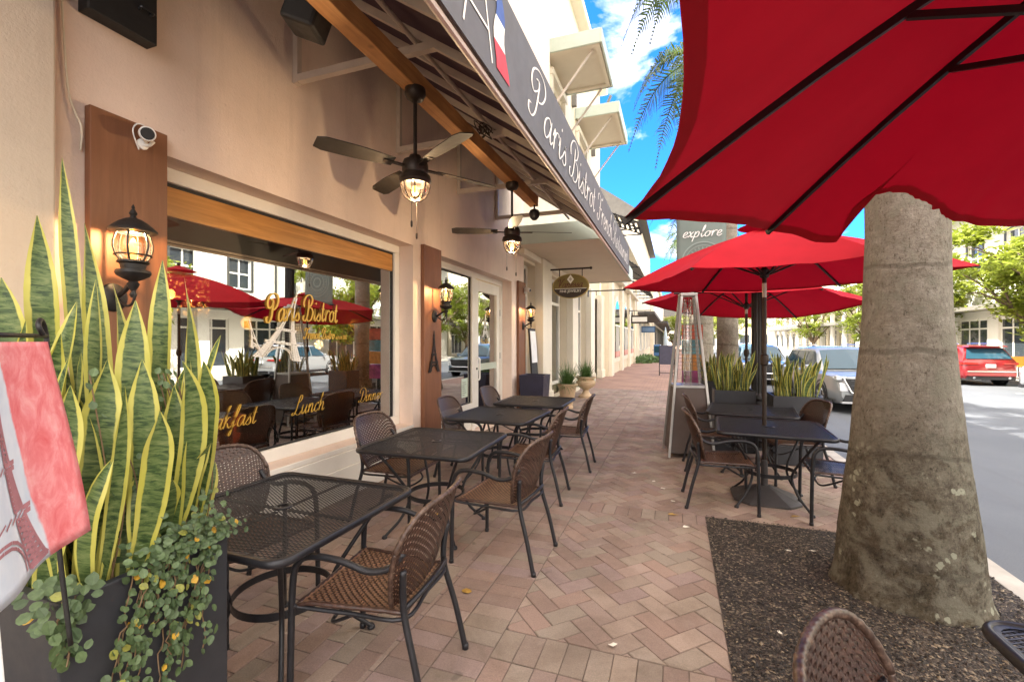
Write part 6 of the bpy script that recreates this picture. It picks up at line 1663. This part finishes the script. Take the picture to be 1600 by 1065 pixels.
M['treebark'] = pmat('street_tree_bark',(.17,.12,.08),.9,.25,6,bump=.6,bscale=25)
def street_tree(x, y, h, r, label, seed, n=9000, z0=-.2, group='pale green street trees across the road'):
    t_ = thing('street_tree', label, 'tree', (x,y,z0), group)
    rr = random.Random(seed); q = MB(); tips = []
    base = Vector((x,y,z0)); fork = base+Vector((0,0,h*.20))
    q.tube(smooth_path([base, base+Vector((.03,.02,h*.1)), fork],4), [.24-.008*i for i in range(9)], 10)
    for k in range(6):
        a = k*1.047+rr.uniform(-.3,.3); e = fork+Vector((math.cos(a)*r*rr.uniform(.45,.7), math.sin(a)*r*rr.uniform(.45,.7), h*rr.uniform(.25,.5)))
        m_ = fork.lerp(e,.5)+Vector((rr.uniform(-.2,.2),rr.uniform(-.2,.2),-.15)); P = smooth_path([fork,m_,e],5); q.tube(P, [.12*(1-i/len(P))+.02 for i in range(len(P))], 7)
        tips += [e, m_]
        for j in range(4):
            e2 = e+Vector((rr.gauss(0,.34)*r,rr.gauss(0,.34)*r,rr.uniform(.02,.32)*h)); P = smooth_path([m_.lerp(e,.6),e.lerp(e2,.5)+Vector((0,0,.1)),e2],4); q.tube(P, [.045*(1-i/len(P))+.008 for i in range(len(P))], 5); tips.append(e2)
    q.build('trunk', M['treebark'], t_, smooth=True)
    q = MB(); cl = []
    for tp in tips:
        for _ in range(3): cl.append((tp+Vector((rr.gauss(0,.20)*r,rr.gauss(0,.20)*r,rr.gauss(0,.06)*h)), rr.uniform(.25,.55)))
    for i in range(int(n*1.5)):
        c, s_ = rr.choice(cl); p = c+Vector((rr.gauss(0,1)*s_*.75,rr.gauss(0,1)*s_*.75,rr.gauss(0,1)*s_*.42))
        a = Vector((rr.gauss(0,1),rr.gauss(0,1),rr.gauss(0,.5))).normalized(); b_ = a.cross(Vector((rr.gauss(0,.5),rr.gauss(0,.5),1))).normalized(); l = rr.uniform(.085,.165)
        q.add([p-a*l,p-a*l*.2+b_*l*.42,p+a*l,p-a*l*.2-b_*l*.42],[(0,1,2,3)])
    q.build('crown', M['tree'], t_)
    return t_
street_tree(15.2,26.0,7.2,3.0,'pale green street tree behind the maroon car',1,13000)
street_tree(15.0,37.5,7.4,3.2,'pale green street tree between the palm trunk and the white car roof',2,11000)
street_tree(15.4,46.5,7.2,3.4,'pale green street tree farther up beside the white columns',3,8000)
street_tree(15.2,62,7.5,3.6,'pale green street tree beyond the columns across the road',4,7000)
street_tree(3.6,74,6.2,3.4,'yellow green tree closing the view between heater and far shops',5,9000)
street_tree(-.4,92,6.6,3.2,'bright green tree at the far end of the shop row',6,9000)
street_tree(9.5,95,7.5,4.2,'green tree at the far end of the roadway',8,9000)
street_tree(15.6,12.5,6.0,2.4,'small street tree across the road, mirrored in the shop door',9,7000)
# potted palm across the street, mirrored in the window
t_ = thing('potted_palm','bushy little palm in a terracotta pot across the street, mirrored in the picture window','palm',(13.2,9.2,-.16))
q = MB(); q.lathe([(.28,0),(.42,.25),(.46,.55),(.50,.60),(.001,.58)],(13.2,9.2,-.14),20); q.build('pot', pmat('terracotta',(.32,.11,.06),.8,.15,5), t_, smooth=True, auto=40)
q = MB(); q.tube([(13.2,9.2,.4),(13.22,9.2,1.7)],.07,8); q.build('trunk', M['treebark'], t_)
q = MB()
for k in range(16): frond(q,(13.22,9.2,1.7),k*2.4,1.9*rr.uniform(.8,1.1),rr.uniform(.6,1.7),rr.uniform(1.0,1.9),rr,.022,.5)
q.build('fronds', M['frond'], t_)

# street signs by the road
t_ = thing('direction_sign','grey slatted direction sign on a post left of the palm trunk','sign',(13.6,33.0,-.2))
q = MB(); q.tube([(13.6,33,-.2),(13.6,33,4.6)],.05,8); q.build('post', M['darkmetal'], t_)
for k in range(4):
    q = MB(); q.box(12.85,14.35,32.9,32.96,2.9+k*.44,3.27+k*.44); q.build('sign_blade', pmat('sign_grey',(.16,.16,.15),.6,.1,4,bump=0), t_)

# ------------------------------------------------------------------ cars (nose towards local +Y)
def loft(mb, secs):
    n = len(secs[0]); vs = [p for s_ in secs for p in s_]
    fs = [(i*n+k,i*n+(k+1) % n,(i+1)*n+(k+1) % n,(i+1)*n+k) for i in range(len(secs)-1) for k in range(n)]
    fs += [tuple(range(n-1,-1,-1)), tuple((len(secs)-1)*n+k for k in range(n))]
    mb.add(vs, fs)
def suv(label, paint, loc, rz_, front=True, rear=False, group=None, emblem=False, Hh=1.0):
    t_ = thing('parked_car', label, 'car', (0,0,0), group); W = .96
    def sec(y, zb, zt, w, cr=.06):
        return [(-w*.90,y,zb),(-w,y,zb+.14),(-w*1.0,y,(zb+zt)/2),(-w*.985,y,zt-cr),(-w*.90,y,zt),(0,y,zt+.025),(w*.90,y,zt),(w*.985,y,zt-cr),(w*1.0,y,(zb+zt)/2),(w,y,zb+.14),(w*.90,y,zb),(0,y,zb-.01)]
    q = MB(); loft(q,[sec(-2.42,.42,.98,.80),sec(-2.36,.32,1.08,.92),(sec(-1.9,.27,1.10,.97)),sec(-.9,.25,1.08,.96),sec(.6,.25,1.06,.96),sec(1.1,.25,1.07,.97),sec(1.55,.26,1.06,.97),sec(2.05,.28,1.03,.95),sec(2.28,.30,.98,.90,.1),sec(2.38,.36,.86,.82,.12)])
    q.build('body', paint, t_, smooth=True, auto=35)
    def cs(y, z, wb, wt, zb=1.04): return [(-wb,y,zb),(-wb*.5-wt*.5-.01,y,(zb+z)/2),(-wt,y,z-.05),(-wt*.85,y,z),(0,y,z+.02),(wt*.85,y,z),(wt,y,z-.05),(wb*.5+wt*.5+.01,y,(zb+z)/2),(wb,y,zb)]
    q = MB(); S_ = [cs(-2.30,1.12,.90,.88),cs(-2.02,1.62,.90,.70),cs(-1.5,1.70,.91,.73),cs(-.4,1.73,.91,.74),cs(.25,1.68,.91,.72),cs(.55,1.50,.90,.76),cs(1.15,1.09,.89,.86)]; loft(q,S_); q.build('cabin', paint, t_, smooth=True, auto=40)
    Gm = M['carglass']
    q = MB(); q.add([(-.80,1.17,1.125),(.80,1.17,1.125),(.66,.38,1.635),(-.66,.38,1.635),(0,1.21,1.145),(0,.40,1.665)],[(0,4,5,3),(4,1,2,5)]); ws = q.build('windscreen', Gm, t_)
    q = MB(); q.add([(-.80,-2.335,1.15),(.80,-2.335,1.15),(.62,-2.06,1.58),(-.62,-2.06,1.58)],[(3,2,1,0)]); q.build('rear_window', Gm, t_)
    for s_ in (-1,1):
        for a,b_,ta,tb in ((.86,-.02,.36,-.06),(-.10,-.95,-.10,-.95),(-1.03,-1.95,-1.03,-1.75)):
            q = MB(); o_ = .018
            q.add([(s_*(.915+o_),a,1.10),(s_*(.915+o_),b_,1.10),(s_*(.755+o_),tb,1.60),(s_*(.755+o_),ta,1.60)],[(0,1,2,3) if s_ < 0 else (3,2,1,0)]); q.build('side_window', Gm, t_)
        q = MB(); q.obox((s_*1.06,.78,1.14),(.20,.10,.15)); q.build('mirror', paint, t_, bevel=.04)
        q = MB(); q.tube(smooth_path([(s_*.66,.1,1.73),(s_*.66,0,1.78),(s_*.66,-1.5,1.78),(s_*.66,-1.65,1.72)],4),.02,6); q.build('roof_rail', M['chrome'], t_)
        q = MB(); q.box(s_*.94,s_*.985,-2.2,2.15,.24,.36); q.build('sill_trim', M['cardark'], t_)
        for y in (1.42,-1.42):
            q = MB(); q.lathe([(.25,-.12),(.36,-.12),(.385,-.08),(.385,.08),(.36,.12),(.25,.12)],n=28); q.v = [(s_*.87+c*s_,y+a,.385+b_) for a,b_,c in q.v]; wh = sub(q.build('wheel', M['rubber'], t_, smooth=True, auto=40),(0,0,0))
            q = MB(); q.lathe([(.27,.09),(.255,.115),(.24,.09)],n=24,caps=False); q.lathe([(.001,.105),(.06,.11),(.07,.08)],n=14)
            for k in range(5):
                a = k*2*PI/5; q.bar((.05*math.cos(a),.05*math.sin(a),.095),(.25*math.cos(a),.25*math.sin(a),.10),.075,.03)
            q.v = [(s_*.88+c*s_,y+a,.385+b_) for a,b_,c in q.v]; q.build('rim', M['chrome'], wh)
            q = MB(); q.lathe([(.40,-.05),(.455,-.03),(.455,.05),(.40,.03)],n=28,caps=False); q.v = [(s_*.955+c*s_*.5,y+a,.40+b_) for a,b_,c in q.v if True]; q.build('arch_trim', M['cardark'], t_, smooth=True)
    if front:
        q = MB(); q.prism([(-.62,.60),(.62,.60),(.74,.94),(-.74,.94)],'y',2.372,2.415); gr = sub(q.build('grille', M['cardark'], t_, bevel=.01))
        q = MB()
        for i in range(5):
            for k in range(9):
                x_ = -.58+k*.145+(.072 if i % 2 else 0)
                if abs(x_) < .60: q.obox((x_,2.418,.645+i*.062),(.085,.008,.022))
        q.build('mesh', pmat('grille_grey',(.06,.06,.065),.4,.1,8,bump=0), gr)
        q = MB(); q.tube([(-.80,2.40,.96),(-.62,2.43,.585),(-.40,2.44,.565),(.40,2.44,.565),(.62,2.43,.585),(.80,2.40,.96)],.026,8); q.build('chrome_frame', M['chrome'], gr)
        if emblem:
            q = MB(); n = 28; q.tube([(.105*math.cos(2*PI*i/n),2.435,.80+.085*math.sin(2*PI*i/n)) for i in range(n)],.013,8,True); q.box(-.135,.135,2.43,2.447,.775,.825); eb = sub(q.build('emblem', M['chrome'], gr))
            plain_text('emblem_lettering','NISSAN',M['cardark'],.05,Matrix.Translation((0,2.449,.80)) @ Matrix.Rotation(PI,4,'Z') @ Matrix.Rotation(R(90),4,'X'),t_,.0005,1.1)
        for s_ in (-1,1):
            q = MB(); q.prism([(s_*.70,.985),(s_*.93,1.0),(s_*.93,.90),(s_*.76,.90)],'y',2.20,2.36); q.build('headlight', M['headlight'], t_, bevel=.01)
            q = MB(); q.prism([(s_*.70,.82),(s_*.88,.84),(s_*.86,.62),(s_*.68,.62)],'y',2.28,2.40); q.build('lower_lamp', M['headlight'], t_, bevel=.01)
        q = MB(); q.prism([(-.80,.36),(.80,.36),(.74,.53),(-.74,.53)],'y',2.36,2.405); q.build('lower_intake', M['cardark'], t_)
        q = MB(); q.box(-.84,.84,2.30,2.43,.30,.355); q.build('skid_plate', M['carsilver'], t_, bevel=.02)
    if rear:
        for s_ in (-1,1):
            q = MB(); q.prism([(s_*.42,.98),(s_*.91,1.0),(s_*.93,.90),(s_*.42,.92)],'y',-2.44,-2.34); q.build('tail_light', M['taillight'], t_, bevel=.01)
            q = MB(); q.box(s_*.92,s_*.965,-2.38,-2.08,.91,.99); q.build('tail_light_side', M['taillight'], t_)
            q = MB(); q.tube([(s_*.6,-2.40,.36),(s_*.6,-2.50,.35)],.05,12); q.build('exhaust', M['chrome'], t_)
        q = MB(); q.box(-.86,.86,-2.47,-2.36,.40,.62); q.build('bumper', paint, t_, bevel=.04)
        q = MB(); q.box(-.82,.82,-2.485,-2.465,.60,.635); q.build('chrome_strip', M['chrome'], t_)
        q = MB(); q.box(-.80,.80,-2.44,-2.35,.26,.40); q.build('lower_bumper', M['cardark'], t_, bevel=.02)
        q = MB(); q.box(-.165,.165,-2.455,-2.435,.78,.92); pt = sub(q.build('number_plate', M['paper'], t_))
        q = MB(); q.prism([(-.70,1.64),(.70,1.64),(.64,1.70),(-.64,1.70)],'y',-2.28,-1.9); q.build('spoiler', paint, t_, bevel=.02)
    t_.location = loc; t_.rotation_euler.z = rz_; t_.scale = (1,1,Hh)
    return t_
suv('pearl white car facing the camera behind the kerb planters', M['carwhite'], (4.65,16.2,-.35), R(180+4), True, False, None, True)
suv('maroon car seen from behind across the road under the pale green tree', M['carred'], (12.3,27.2,-.35), R(4), False, True)
suv('steel blue car behind the snake plants, mostly hidden', M['carblue'], (3.6,23.6,-.35), R(180), True, False)
suv('silver car parked farther along the near kerb', M['carsilver'], (3.6,31.5,-.35), R(180), True, False)
suv('silver car parked across the road, mirrored in the shop door', M['carsilver'], (12.6,14.4+5,-.35), R(0), False, True)
# orange cafe seats under the tree across the road
for k in range(8):
    x, y = 14.8+(k % 2)*1.2, 29.5+(k//2)*1.4
    t_ = thing('orange_chair','small orange terrace chair across the road under the trees','chair',(x,y,-.2),'orange terrace chairs across the road')
    q = MB(); q.box(x-.25,x+.25,y-.25,y+.25,.28,.33); q.box(x-.25,x+.25,y+.20,y+.25,.33,.78); q.build('seat', pmat('orange_seat',(.50,.20,.03),.5,.1,5,bump=0) if k == 0 else bpy.data.materials['orange_seat'], t_)
    for sx in (-.2,.2):
        for sy in (-.2,.2):
            q = MB(); q.box(x+sx-.02,x+sx+.02,y+sy-.02,y+sy+.02,-.2,.28); q.build('leg', M['darkmetal'], t_)
